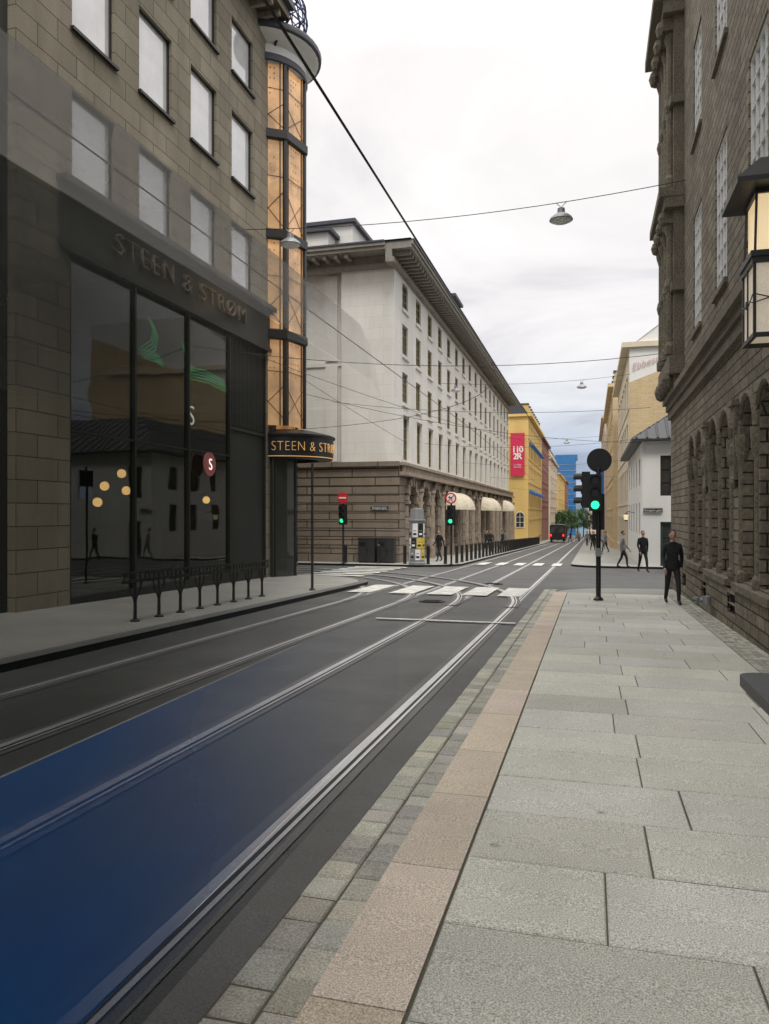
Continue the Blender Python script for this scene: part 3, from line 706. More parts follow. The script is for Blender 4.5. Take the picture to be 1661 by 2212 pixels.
for s in (-1,1):
    for q in (-1,1): mb.tube([(s*.36,q*.36,1.0),(s*.33,q*.33,1.85)],.018,5)
ring(mb,.36,1.68,1.735,.05)
P=[(-.62,-.62),(.62,-.62),(.62,.62),(-.62,.62)]; Q=[(x*.45,y*.45) for x,y in P]
for i in range(4):
    j=(i+1)%4; mb.face([(*P[i],1.8),(*P[j],1.8),(*Q[j],2.12),(*Q[i],2.12)]); mb.face([(*P[i],1.74),(*P[j],1.74),(*P[j],1.8),(*P[i],1.8)])
mb.face([(*p,1.74) for p in P]); mb.face([(*p,2.12) for p in Q])
mb.box(.3,.58,-.05,.05,1.3,1.42); mb.box(.3,.58,-.05,.05,.4,.5)
obj('frame',mb.mesh('frame',[M['dmetal']]),LN)
mb=MB(); mb.box(-.36,.36,-.36,.36,.05,.86); obj('lower_glass',mb.mesh('glass',[mat('milky_glass',(.62,.58,.5),.4,.05,emit=.25,ecol=(1,.82,.6))]),LN)
mb=MB(); mb.box(-.32,.32,-.32,.32,1.0,1.73); obj('upper_glass',mb.mesh('glass',[M['lamp_white']]),LN)
poly=[(2.5,7.2),(2.5,9.4)]+arc(1.85,9.15,.25,90,180,8)+arc(1.85,7.45,.25,180,270,8)
mb=MB(); mb.face([(x,y,.12) for x,y in poly],0)
for i in range(len(poly)):
    a,b=poly[i],poly[(i+1)%len(poly)]; mb.face([(*a,0),(*b,0),(*b,.12),(*a,.12)],1)
obj('doorstep',tilt(mb).mesh('step',[mat('slate_step',(.09,.095,.10),.5,.2,3,fine=150,fvar=.3),M['dmetal']]),label='dark polished stone doorstep with rounded corners',cat='step')

# ------------------------------------------------ generic street buildings
def row_building(name,x,ya,yc,side,z1,m,label,floors,pitch,frame,roof='flat',gl='g_dark',ww=1.1,south=True,depth=14):
    r=root(name,(x,ya,G(ya)),label,'building')
    zb=G(yc)-1; ops=[];L=yc-ya
    n=int((L-1)/pitch); off=(L-n*pitch)/2
    for i in range(n):
        for a,b in floors: ops.append((off+i*pitch+(pitch-ww)/2,off+i*pitch+(pitch+ww)/2,a,b))
    mb=MB(); facade(mb,0,L,zb,z1,ops,.2)
    if side<0: loc=(x,ya,0);rot=R90
    else: loc=(x,yc,0);rot=-R90
    for a,b in floors: mb.box(0,L,-.06,-.002,a-.25,a-.12)
    for o in ops: mb.box(o[0]-.15,o[1]+.15,-.08,-.002,o[3]+.08,o[3]+.22)
    put(r,'wall',mb.mesh('wall',[m]),loc,rot)
    for (a,b) in floors:
        wm=window_mesh(ww,b-a,2,2,[frame,M[gl],m],.08,.04)
        for i in range(n):
            uu=off+i*pitch+(pitch-ww)/2
            put(r,'window',wm,(x-.13,ya+uu,a) if side<0 else (x+.13,yc-uu,a),rot)
    if south:
        mb=MB()
        xs=(x-depth,x) if side<0 else (x,x+depth)
        facade(mb,0,depth,zb,z1,[],.2); put(r,'end_wall',mb.mesh('end',[m]),(xs[0],ya,0),0)
    mb=MB(); mb.box(-.3,L+.3,-.5,depth,z1,z1+.35,0)
    if roof=='mansard':
        mb.face([(0,0,z1+.36),(L,0,z1+.36),(L,1.6,z1+2.6),(0,1.6,z1+2.6)],1); mb.face([(0,0,z1+.36),(0,1.6,z1+2.6),(0,depth,z1+2.6),(0,depth,z1+.36)],1); mb.face([(0,1.6,z1+2.6),(L,1.6,z1+2.6),(L,depth,z1+2.6),(0,depth,z1+2.6)],1)
        for i in range(n): 
            c=off+(i+.5)*pitch; mb.box(c-.5,c+.5,.2,1.6,z1+.7,z1+2.0,0); mb.box(c-.6,c+.6,.1,1.6,z1+2.0,z1+2.15,1)
    put(r,'roof',mb.mesh('roof',[m,M['roofm']]),loc,rot)
    return r
YB=row_building('apartment_building',-8.2,105,135,-1,15.0,M['yellow'],'ochre yellow building with dark blue awnings and mansard roof',[(-1.6,.8),(2.6,4.8),(6.2,8.2),(9.4,11.3),(12.3,13.9)],3.0,M['frame_w'],roof='mansard')
ab=MB(); ab.face([(0,-.05,.7),(1.3,-.05,.7),(1.3,-.8,.1),(0,-.8,.1)]); ab.face([(0,-.8,.1),(1.3,-.8,.1),(1.3,-.8,-.1),(0,-.8,-.1)]); ab.face([(0,-.05,.7),(0,-.8,.1),(0,-.05,.1)]); ab.face([(1.3,-.05,.7),(1.3,-.8,.1),(1.3,-.05,.1)])
abm=ab.mesh('awn',[M['blue']])
for z in (4.4,11.0):
    for i in range(9): put(YB,'blue_awning',abm,(-8.2,106.85+i*3.0,z),R90)
wm=window_mesh(1.2,2.2,2,3,[M['frame_w'],M['g_dark'],M['carved']],.08,.05,arch=True)
for i in range(2): put(YB,'arched_window',wm,(-9.9-i*2.0,104.9,-.2),0)
BN=root('banner',(-9.6,104.7,7),'tall red cloth banner with white lettering on yellow wall','banner')
mb=MB(); mb.box(-.95,.95,-.03,.03,-.15,5.65); mb.tube([(-1,0,5.7),(1,0,5.7)],.04,6); obj('cloth',mb.mesh('cloth',[M['banner']]),BN)
t=textmesh('110\n2R',1.15,M['signw'],.01,.85,align='CENTER',offset=.03,lines=.8); obj('lettering',t,BN,(0,-.05,3.1))
t=textmesh('for Oslo\nmuseum',.3,M['signw'],.01,align='CENTER'); obj('lettering',t,BN,(0,-.05,1.3))
row_building('apartment_building',-8.6,137,165,-1,15.5,M['redbrick'],'red brick building with pale trim',[(1,3),(4.4,6.4),(7.8,9.8),(11.2,13.2)],3.2,M['frame_w'])
row_building('apartment_building',-8.3,166,200,-1,13.5,M['cream'],'cream rendered street building with mansard roof',[(0,2),(3.4,5.4),(6.8,8.8),(10,12)],3.2,M['frame_w'],roof='mansard')
row_building('apartment_building',-8.0,202,250,-1,12,M['yellow'],'pale yellow rendered building far along the street',[(-1,1),(2.4,4.4),(5.8,7.8),(9,11)],3.6,M['frame_w'])
row_building('apartment_building',-8.3,252,300,-1,13,M['redbrick'],'distant red brick street building',[(-1,1),(2.4,4.4),(5.8,7.8),(9,11)],4.5,M['frame_w'])
WB=root('corner_house',(2.5,40,G(40)),'low white rendered corner house with black tiled hip roof','building')
mb=MB(); facade(mb,0,15,-3,5.4,[(1.5+i*2.7,2.5+i*2.7,.6,2.3) for i in range(5)]+[(1.5+i*2.7,2.5+i*2.7,3.2,4.6) for i in range(5)],.15)
put(WB,'wall',mb.mesh('wall',[M['wall_white']]),(2.5,55,0),-R90)
mb=MB(); facade(mb,0,12,-3,5.4,[(.85,1.8,2.6,4.6),(.85,1.8,-.9,1.3),(4.3,5.2,2.6,4.4)],.15); mb.box(0,12,-.1,-.002,5.1,5.32); mb.box(0,12,-.05,-.002,-3,-.95); put(WB,'end_wall',mb.mesh('wall',[M['wall_white']]),(2.5,40,0),0)
wm=window_mesh(1.0,1.4,2,2,[M['frame_d'],M['g_dark'],M['wall_white']],.06); wm2=window_mesh(1.0,1.7,2,3,[M['frame_d'],M['g_dark'],M['wall_white']],.06)
for i in range(5): put(WB,'window',wm,(2.6,53.5-i*2.7,3.2),-R90); put(WB,'window',wm2,(2.6,53.5-i*2.7,.6),-R90)
wm=window_mesh(.95,2.0,2,3,[M['frame_d'],M['g_dark'],M['wall_white']],.06)
put(WB,'window',wm,(3.35,40.1,2.6))
wm=window_mesh(.95,2.2,2,3,[mat('green_door',(.02,.06,.05),.5),M['g_dark'],M['wall_white']],.12); put(WB,'door',wm,(3.35,40.1,-.9))
mb=MB()
A=[(2.0,39.5),(14.5,39.5),(14.5,55),(2.0,55)]
rp=[(5.6,43.5,8.0),(14.5,43.5,8.0),(14.5,55,8.0),(5.6,55,8.0)]
mb.face([(*A[0],5.42),(*A[1],5.42),rp[1],rp[0]]); mb.face([(*A[3],5.42),(*A[0],5.42),rp[0],rp[3]]); mb.face(rp)
mb.box(2.0,14.5,39.5,55,5.32,5.41)
for i in range(24):
    x=2.2+i*.5
    f=(x-2.0)/3.6 if x<5.6 else 1
    mb.tube([(x,39.5,5.45),(x,39.5+4*f,5.44+2.58*f)],.05,5)
for i in range(30):
    y=40+i*.5; f=min(1,(y-39.5)/4); mb.tube([(2.0,y,5.45),(2.0+3.6*f,y,5.44+2.58*f)],.05,5)
mb.v=[tuple(Vector(v)-WB.location) for v in mb.v]
obj('roof',mb.mesh('roof',[M['tile']]),WB)
GB=row_building('apartment_building',2.6,55.2,78,1,13.2,M['cream'],'cream and yellow brick building with painted gable sign',[(-.9,1.3),(2.6,4.8),(6.0,8.0),(9.2,11.4)],2.8,M['frame_w'],south=False)
mb=MB()
mb.face([(2.6,55.15,-3),(18,55.15,-3),(18,55.15,16.5),(2.6,55.15,10.8)],0)
mb.face([(2.6,55.15,10.8),(18,55.15,16.5),(18,55.15,17.6),(8.5,55.15,17.6),(2.6,55.15,13.3)],1)
mb.v=[tuple(Vector(v)-GB.location) for v in mb.v]; obj('gable_wall',mb.mesh('gable',[M['ybrick'],M['wall_white']]),GB)
mb=MB(); mb.face([(2.6,55.1,13.25),(8,55.1,17.3),(8,78,17.3),(2.6,78,13.25)]); mb.v=[tuple(Vector(v)-GB.location) for v in mb.v]; obj('roof_slope',mb.mesh('roof',[M['tile']]),GB)
t=textmesh('Ebbesen &',.75,M['fadedred'],.01,1.0,offset=-.01); wdt=max(v.co.x for v in t.vertices)
for v in t.vertices: v.co.x*=2.6/wdt; v.co.z+=v.co.x*.36; v.co.x+=v.co.z*.1
put(GB,'lettering',t,(2.75,55.08,11.55),0)
row_building('apartment_building',2.2,80,112,1,14.5,M['ybrick'],'yellow ochre street building with white windows',[(-1,1.2),(2.4,4.4),(5.6,7.6),(8.8,10.8),(12,13.6)],3.2,M['frame_w'],roof='mansard')
row_building('apartment_building',2.0,114,150,1,15.5,M['pinkr'],'pale rendered building on the shopping street',[(-1,1.2),(2.4,4.4),(5.6,7.6),(8.8,10.8),(12,13.6)],3.6,M['frame_w'])
row_building('apartment_building',2.2,152,200,1,12.5,M['redbrick'],'brown brick building far along the street',[(-1,1.2),(2.4,4.4),(5.6,7.6),(8.8,10.8)],4,M['frame_w'])
row_building('apartment_building',2.0,202,300,1,12,M['cream'],'distant cream street building',[(-1,1.2),(2.4,4.4),(5.6,7.6),(8.8,10.8)],6,M['frame_w'])
mb=MB(); mb.box(-.5,.5,-.05,.05,0,7); mb.tube([(-.5,0,7),(.9,0,7)],.04,5); obj('hanging_banner',mb.mesh('cloth',[M['blue']]),None,(1.3,110,1.0),0,'narrow bright blue vertical banner hung from a facade','banner')
TW=root('office_tower',(-12,392,G(392)),'distant blue glass office tower with stepped top','building')
mb=MB(); mb.box(-7,5,-6,6,0,37.5); mb.box(-5,5.8,-5.5,6,37.5,40)
for i in range(12): mb.box(-7.1,5.1,-6.1,6.1,3+i*2.9,3.25+i*2.9,1)
obj('tower_block',mb.mesh('tower',[M['g_blue'],M['grey']]),TW,(0,0,0))
mb=MB(); mb.box(-11,-6.5,-7,6,0,33)
for i in range(10): mb.box(-11.1,-6.4,-7.1,6.1,3+i*2.9,3.25+i*2.9,1)
obj('tower_wing',mb.mesh('tower',[M['g_blue'],M['grey']]),TW,(0,0,0))
row_building('apartment_building',-1.0,330,360,1,8,M['pinkr'],'distant pale building closing the street',[(-1,1.2),(2.4,4.4)],5,M['frame_w'],depth=60)
mb=MB(); n=40
for i in range(n):
    for j in range(8):
        def H(i,j): 
            x=-900+i*45; return (x,800+j*60,-40+(math.sin(math.pi*j/9)*(62+14*math.sin(i*.5)+7*math.sin(i*1.7))))
        mb.face([H(i,j),H(i+1,j),H(i+1,j+1),H(i,j+1)])
obj('hill',mb.mesh('hill',[M['hill']],True),kind='structure')

def tree(x,y,h,lab):
    r=root('tree',(x,y,G(y)),lab,'tree','street trees')
    mb=MB(); mb.tube([(0,0,0),(.1,0,h*.3),(0,.1,h*.55),(.1,0,h*.8)],[.22,.17,.11,.04],8)
    for i in range(9):
        a=i*2.4; z=h*(.3+.05*i); mb.tube([(0,0,z),(math.cos(a)*h*.14,math.sin(a)*h*.14,z+h*.1),(math.cos(a)*h*.24,math.sin(a)*h*.24,z+h*.17)],[.08,.05,.02],5)
    obj('trunk',mb.mesh('trunk',[M['bark']]),r)
    mb=MB()
    for c in range(34):
        a=random.random()*6.28; zz=random.uniform(.35,1.0); rad=h*.27*math.sin(math.pi*min(1,(zz-.25)/.8))**.7*random.uniform(.4,1.05)
        cx,cy,cz=math.cos(a)*rad,math.sin(a)*rad,h*zz
        for l in range(60):
            p=Vector((cx,cy,cz))+Vector([random.gauss(0,h*.045) for _ in range(3)])
            s=random.uniform(.12,.24); q=Vector([random.gauss(0,1) for _ in range(3)]).normalized(); w=q.orthogonal().normalized()
            mb.face([p+q*s,p+w*s*.6,p-q*s,p-w*s*.6],c%2)
    obj('crown',mb.mesh('crown',[M['leaf'],M['leafd']]),r)
for x,y,h in ((-6.9,190,6.5),(-6.4,215,7.5),(-5.8,240,8),(-4.2,262,9),(-2.5,285,10),(-.5,300,9)):
    tree(x,y,h,'leafy green street tree beside the road')

bm=MB(); bm.lathe(0,0,[(.1,0),(.1,.03),(.085,.05),(.085,.86),(.095,.88),(.095,.93),(.08,.95),(.06,1.0)],16)
bme=bm.mesh('bollard',[M['black']],True)
bp=[(-12.4,37.9),(-10.6,37.9),(-9.2,37.9),(-8.0,38.0),(-7.2,38.5)]+[(-6.8,39.6+1.7*i) for i in range(40)]
for x,y in bp: obj('bollard',bme,None,(x,y,G(y)),0,'black round metal bollard along the kerb','bollard','black bollards along the kerb')
def stand():
    mb=MB(); mb.tube([(0,0,0),(0,0,.45)],[.035,.03],8); mb.lathe(0,0,[(.09,0),(.09,.02),(.04,.05)],10)
    for s in (-1,1):
        mb.tube([(0,0,.32),(0,s*.06,.45),(0,s*.16,.56),(0,s*.2,.72)],.018,6)
    mb.tube([(0,0,.45),(0,0,.72)],.02,6)
    mb.box(-.03,.03,-.38,.38,.72,.78); mb.box(-.02,.02,-.38,.38,.88,.92)
    for i in range(5): mb.box(-.012,.012,-.34+i*.165,-.32+i*.165,.78,.88)
    return mb.mesh('stand',[M['black']])
sm=stand()
for i in range(8):
    y=12.3+i*.80; obj('bicycle_rack',sm,None,(-8.1,y,G(y)),0,'dark iron bicycle rack with branching support on the pavement','bicycle rack','row of iron racks on the pavement')
def head(mb,x,y,z,face=(0,-1),lit=2):
    fx,fy=face
    if abs(fy)>.5: mb.box(x-.15,x+.15,y-.1,y+.1,z,z+.9,0)
    else: mb.box(x-.1,x+.1,y-.15,y+.15,z,z+.9,0)
    for i in range(3):
        zc=z+.75-.3*i; c=(x+fx*.11,y+fy*.11,zc)
        mb.disc(c,(fx,fy,0),.1,.03,20,m=(2 if lit==2 else 3) if i==lit else 1,mrim=2 if i==lit else 0)
        n=10
        for k in range(n):
            a0=math.pi*(-.1+1.2*k/n); a1=math.pi*(-.1+1.2*(k+1)/n)
            def P(a,d):
                s=math.cos(a)*.12; return (x+fx*d-fy*s if abs(fy)>.5 else x+fx*d, y+fy*d+(0 if abs(fy)>.5 else s), zc+math.sin(a)*.12)
            mb.face([P(a0,.1),P(a1,.1),P(a1,.3),P(a0,.3)],0)
TM=[M['black'],M['lensoff'],M['green'],M['redl']]
T1=root('traffic_light',(.19,19.6,G(19.6)),'black traffic light showing green with round sign seen from behind','traffic light')
mb=MB(); mb.lathe(0,0,[(.12,0),(.12,.04),(.06,.1),(.055,3.25),(.03,3.3)],14); obj('pole',mb.mesh('pole',[M['black']],True),T1)
mb=MB(); head(mb,-.08,-.1,2.22); obj('signal_head',mb.mesh('head',TM),T1)
mb=MB(); head(mb,-.30,.05,2.3,(-1,0),5); mb.box(-.25,0,-.02,.02,2.4,2.44); mb.box(-.25,0,-.02,.02,3.1,3.14); obj('signal_head',mb.mesh('head',TM),T1)
mb=MB(); head(mb,.0,.25,1.75,(0,1),5); mb.box(-.02,.02,0,.2,2.2,2.24);obj('signal_head',mb.mesh('head',TM),T1)
mb=MB(); mb.disc((.02,.02,3.48),(0,1,0),.3,.03,32); mb.box(-.04,.04,-.03,.0,3.2,3.6); obj('round_sign',mb.mesh('sign',[M['black']]),T1)
mb=MB(); mb.box(-.07,.07,-.15,-.05,1.1,1.3); obj('push_button',mb.mesh('button',[M['grey']]),T1)
def small_light(x,y,lab,kind):
    T=root('traffic_light',(x,y,G(y)),lab,'traffic light')
    mb=MB(); mb.lathe(0,0,[(.1,0),(.1,.04),(.05,.08),(.05,3.5),(.03,3.52)],12); obj('pole',mb.mesh('pole',[M['black']],True),T)
    mb=MB(); head(mb,0,-.14,2.05); mb.box(-.22,.22,-.03,-.015,2.0,3.0,0) ; obj('signal_head',mb.mesh('head',TM),T)
    mb=MB()
    if kind=='turn':
        mb.disc((0,-.1,3.35),(0,1,0),.28,.02,28,m=1); mb.disc((0,-.115,3.35),(0,1,0),.21,.012,28,m=0)
        mb.tube([(-.15,-.13,3.2),(.15,-.13,3.5)],.022,5,1); mb.tube([(.05,-.125,3.2),(.05,-.125,3.4),(-.08,-.125,3.4)],.02,5,2); mb.face([(-.15,-.127,3.4),(-.06,-.127,3.47),(-.06,-.127,3.33)],2)
    else:
        mb.disc((0,-.1,3.35),(0,1,0),.28,.02,28,m=1); mb.box(-.19,.19,-.125,-.112,3.31,3.39,0)
    obj('round_sign',mb.mesh('sign',[M['signw'],M['red'],M['black']]),T)
small_light(-6.75,37.7,'black traffic light with red ringed no turn sign','turn')
small_light(-12.1,36.6,'black traffic light with red no entry sign at the corner','entry')
mb=MB(); mb.lathe(0,0,[(.09,0),(.09,.03),(.04,.06),(.035,3.6),(.0,3.63)],12); mb.box(-.015,.015,-.22,.22,3.0,3.5)
obj('sign_post',mb.mesh('post',[M['dmetal']]),None,(-7.6,20.2,G(20.2)),math.radians(20),'slim dark metal sign post near the kerb','sign')
PC=root('advertising_column',(-8.45,37.4,G(37.4)),'round advertising column covered in yellow and white posters','advertising column')
mb=MB(); mb.lathe(0,0,[(.42,0),(.42,.12),(.38,.15),(.38,2.15),(.44,2.2),(.44,2.28),(.38,2.3),(.34,2.8),(.05,2.85)],28); obj('drum',mb.mesh('drum',[M['grey']],True),PC)
pm=[M['yel'],M['signw'],M['teal'],M['black'],M['grey']]
mb=MB()
for k,(z0,z1,seq) in enumerate(((.25,.78,(1,3,1,4,1,4,1,0)),(.83,1.35,(0,3,0,0,1,3,0,0)),(1.4,2.08,(1,1,3,1,4,1,3,1)))):
    for j,mm in enumerate(seq):
        a=j*math.pi/4+k*.2
        mb.lathe(0,0,[(.388,z0),(.388,z1)],5,mm,a0=a,a1=a+.7,cap=False)
        mb.lathe(0,0,[(.393,z0+.1),(.393,z0+.2)],5,3 if mm!=3 else 1,a0=a+.1,a1=a+.55,cap=False); mb.lathe(0,0,[(.393,z0+.3),(.393,z0+.34)],5,4 if mm!=4 else 1,a0=a+.15,a1=a+.5,cap=False)
obj('posters',mb.mesh('posters',pm),PC)
cb=MB(); cb.box(-.45,.45,-.25,.25,.08,1.25,0); cb.box(-.47,.47,-.27,.27,1.25,1.32,0); cb.box(-.42,.42,-.22,.22,0,.08,1); cb.box(-.01,.01,-.262,-.25,.1,1.22,1); cb.box(.06,.1,-.29,-.262,.6,.8,1)
for i in range(6): cb.box(-.38,-.08,-.262,-.251,.9+i*.04,.915+i*.04,1)
cm=cb.mesh('cabinet',[M['dmetal'],M['black']])
for x in (-11.4,-10.35): obj('utility_cabinet',cm,None,(x,38.6,G(38.6)),0,'dark metal utility cabinet beside the stone wall','cabinet','utility cabinets')
def nsign(loc,rot,w=1.1):
    r=root('street_name_sign',loc,'small dark street name plate with white lettering','sign',rot=rot)
    mb=MB(); mb.box(-w/2,w/2,-.02,0,0,.24,0); mb.box(-w/2+.02,w/2-.02,-.024,-.021,.02,.03,1); mb.box(-w/2+.02,w/2-.02,-.024,-.021,.21,.22,1); obj('plate',mb.mesh('plate',[M['black'],M['signw']]),r)
    t=textmesh('Kongens gate',.15,M['signw'],.003,align='CENTER'); obj('lettering',t,r,(0,-.028,.075))
nsign((3.0,39.93,1.75),0,.9); nsign((-10.9,39.15,1.9),0,1.0)
mb=MB(); mb.tube([(.5,0,.35),(.1,0,.45),(0,0,.35)],.02,6,0); mb.lathe(0,0,[(.05,.35),(.16,.28),(.14,.26)],8,0); mb.lathe(0,0,[(.1,-.05),(.14,.26)],8,1); mb.lathe(0,0,[(.03,-.14),(.1,-.05)],8,0)
obj('wall_lamp',mb.mesh('lamp',[M['dmetal'],M['lamp_white']]),None,(2.0,46.5,1.4),0,'small warm wall lantern on the white house','lamp')

def wire(p,q,sag,r=.012,n=14,label='thin black overhead wire across the street'):
    p=Vector(p);q=Vector(q); pts=[]
    for i in range(n+1):
        t=i/n; v=p.lerp(q,t); v.z-=sag*4*t*(1-t); pts.append(v)
    mb=MB(); mb.tube(pts,r,5); obj('overhead_wire',mb.mesh('wire',[M['black']]),None,(0,0,0),0,label,'wire','overhead wires')
lmb=MB(); lmb.lathe(0,0,[(.04,.34),(.1,.33),(.11,.2),(.2,.15),(.3,.07),(.33,.0),(.31,-.015)],28,0); lmb.lathe(0,0,[(.3,-.01),(.22,-.06),(.001,-.08)],28,1); lmb.tube([(-.14,0,.5),(0,0,.36),(.14,0,.5)],.012,5,0)
lme=lmb.mesh('lamp',[M['grey'],mat('lamp_diffuser',(.7,.7,.68),.4,.03)],True)
def span(y,z,lamps,xl=-11.2,xr=2.5,sag=.25):
    wire((xl,y,z),(xr,y,z),sag)
    for x in lamps:
        t=(x-xl)/(xr-xl); zz=z-sag*4*t*(1-t)
        obj('hanging_lamp',lme,None,(x,y,zz-.5),0,'grey dome street lamp hanging from an overhead wire','street lamp','hanging street lamps')
span(22,10.75,(-.8,-9.0),sag=.35)
span(52,10.8,(-.56,-9.0),xl=-10.2,sag=.3)
span(85,10.2,(-2.5,),xl=-10.2,sag=.3)
wire((-2.5,-6,5.8),(-2.5,34,5.75),.0,.015,2); wire((-2.5,34,5.75),(-2.5,300,1.2),.0,.015,2)
wire((-5.4,-6,5.8),(-5.4,34,5.7),.0,.011,2); wire((-5.4,34,5.7),(-5.4,300,1.2),.0,.012,2)
for y in (34,46,60,78,100,130): wire((-9.9 if y>39 else -11.8,y,6.9-S*y*.8 if y>40 else 7.0),(2.5,y+.5,6.9-S*y*.8),.35,.010)
wire((-12.5,24.8,8.3),(-9.8,41,5.6),.1,.01); wire((-11.5,28,6.6),(2.6,40.5,5.3),.5,.01); wire((-11.2,24,7.2),(-2.5,44,5.6),.3,.01); wire((-11.2,20,6.6),(2.5,25.5,6.8),.5,.01)
pts=[( -2.5-14+14*math.cos(a*math.pi/24),20+14*math.sin(a*math.pi/24),5.7) for a in range(13)]
mb=MB(); mb.tube(pts+[(-50,34,5.7)],.011,5); obj('overhead_wire',mb.mesh('wire',[M['black']]),None,(0,0,0),0,'curved tram contact wire over the junction','wire','overhead wires')

BS=root('bus',(-5.3,128,G(128)),'dark bus seen from behind with red tail lights','bus')
mb=MB(); mb.box(-1.2,1.2,0,9,.35,2.7,0); mb.box(-1.1,1.1,.2,8.8,2.7,2.85,0); mb.face([(-1.0,-.01,1.6),(1.0,-.01,1.6),(1.0,-.01,2.5),(-1,-.01,2.5)],1); mb.box(-1.22,1.22,-.06,.1,.35,.7,0)
obj('body',mb.mesh('body',[M['black'],M['g_dark']]),BS)
wmB=MB(); wmB.disc((0,0,0),(1,0,0),.48,.3,20); wme=wmB.mesh('wheel',[M['black']])
for x in (-1.02,1.02):
    for y in (2,7): obj('wheel',wme,BS,(x,y,.48))
for x in (-1.0,1.0):
    mb=MB(); mb.box(x-.1,x+.1,-.1,-.06,.95,1.3); obj('tail_light',mb.mesh('light',[M['redl']]),BS)

# ------------------------------------------------ tram on the near track
TR=root('tram',(-2.52,0,-.1),'see-through blue and white tram on the near track','tram')
ta=alpha('tram_blue_panel',(.002,.10,.40),.86,.5,1.4,4.3); tb=alpha('tram_window_glass',(.003,.009,.006),.72,.1,1.5,4.7,.12); tw=alpha('tram_white_roof',(.80,.82,.84),.40,.3,2.6,6.0,.4); td=alpha('tram_dark_skirt',(.01,.03,.07),.55,.6,1.2,5.0); tf=alpha('tram_floor',(.002,.03,.10),.5,.6,.8,4.4)
Y0,Y1=-12,5.9; hw=1.27
def ring_(z,inset=0,nose=0):
    w=hw-inset; y1=Y1+nose
    return [(w,Y0,z),(w,y1-1.1,z),(w-.12,y1-.45,z),(w-.45,y1-.08,z),(.0,y1,z),(-w+.45,y1-.08,z),(-w+.12,y1-.45,z),(-w,y1-1.1,z),(-w,Y0,z)]
def shell(levels):
    mb=MB(); R=[ring_(*l) for l in levels]
    for a,b in zip(R,R[1:]):
        for i in range(8): mb.face([a[i],a[i+1],b[i+1],b[i]])
        mb.face([a[8],a[0],b[0],b[8]])
    return mb
for lv,m,nm in ((((.28,.04,-.05),(.5,0,0)),td,'skirt'),(((.504,0,0),(1.22,0,0)),ta,'side_panel'),(((1.224,0,0),(2.62,.05,-.3)),tb,'window_band'),(((2.624,.05,-.3),(2.95,.1,-.4)),tw,'letter_board')):
    obj(nm,shell(lv).mesh(nm,[m]),TR)
mb=MB(); mb.face(ring_(.38,.03,0)); obj('floor',mb.mesh('floor',[tf]),TR)
mb=shell(((2.954,.1,-.4),(3.1,.3,-.6),(3.16,.6,-.9))); mb.face(ring_(3.16,.6,-.9)); obj('roof',mb.mesh('roof',[tw]),TR)
for y in (-9,-3,1.2):
    for x in (-.72,.72):
        mb=MB(); mb.disc((x,y,.34),(1,0,0),.33,.12,20); obj('wheel',mb.mesh('wheel',[td]),TR)
for x in (-.85,.85):
    mb=MB(); mb.disc((x,Y1-.1,.85),(0,1,0),.1,.05,16); obj('headlight',mb.mesh('headlight',[tw]),TR)

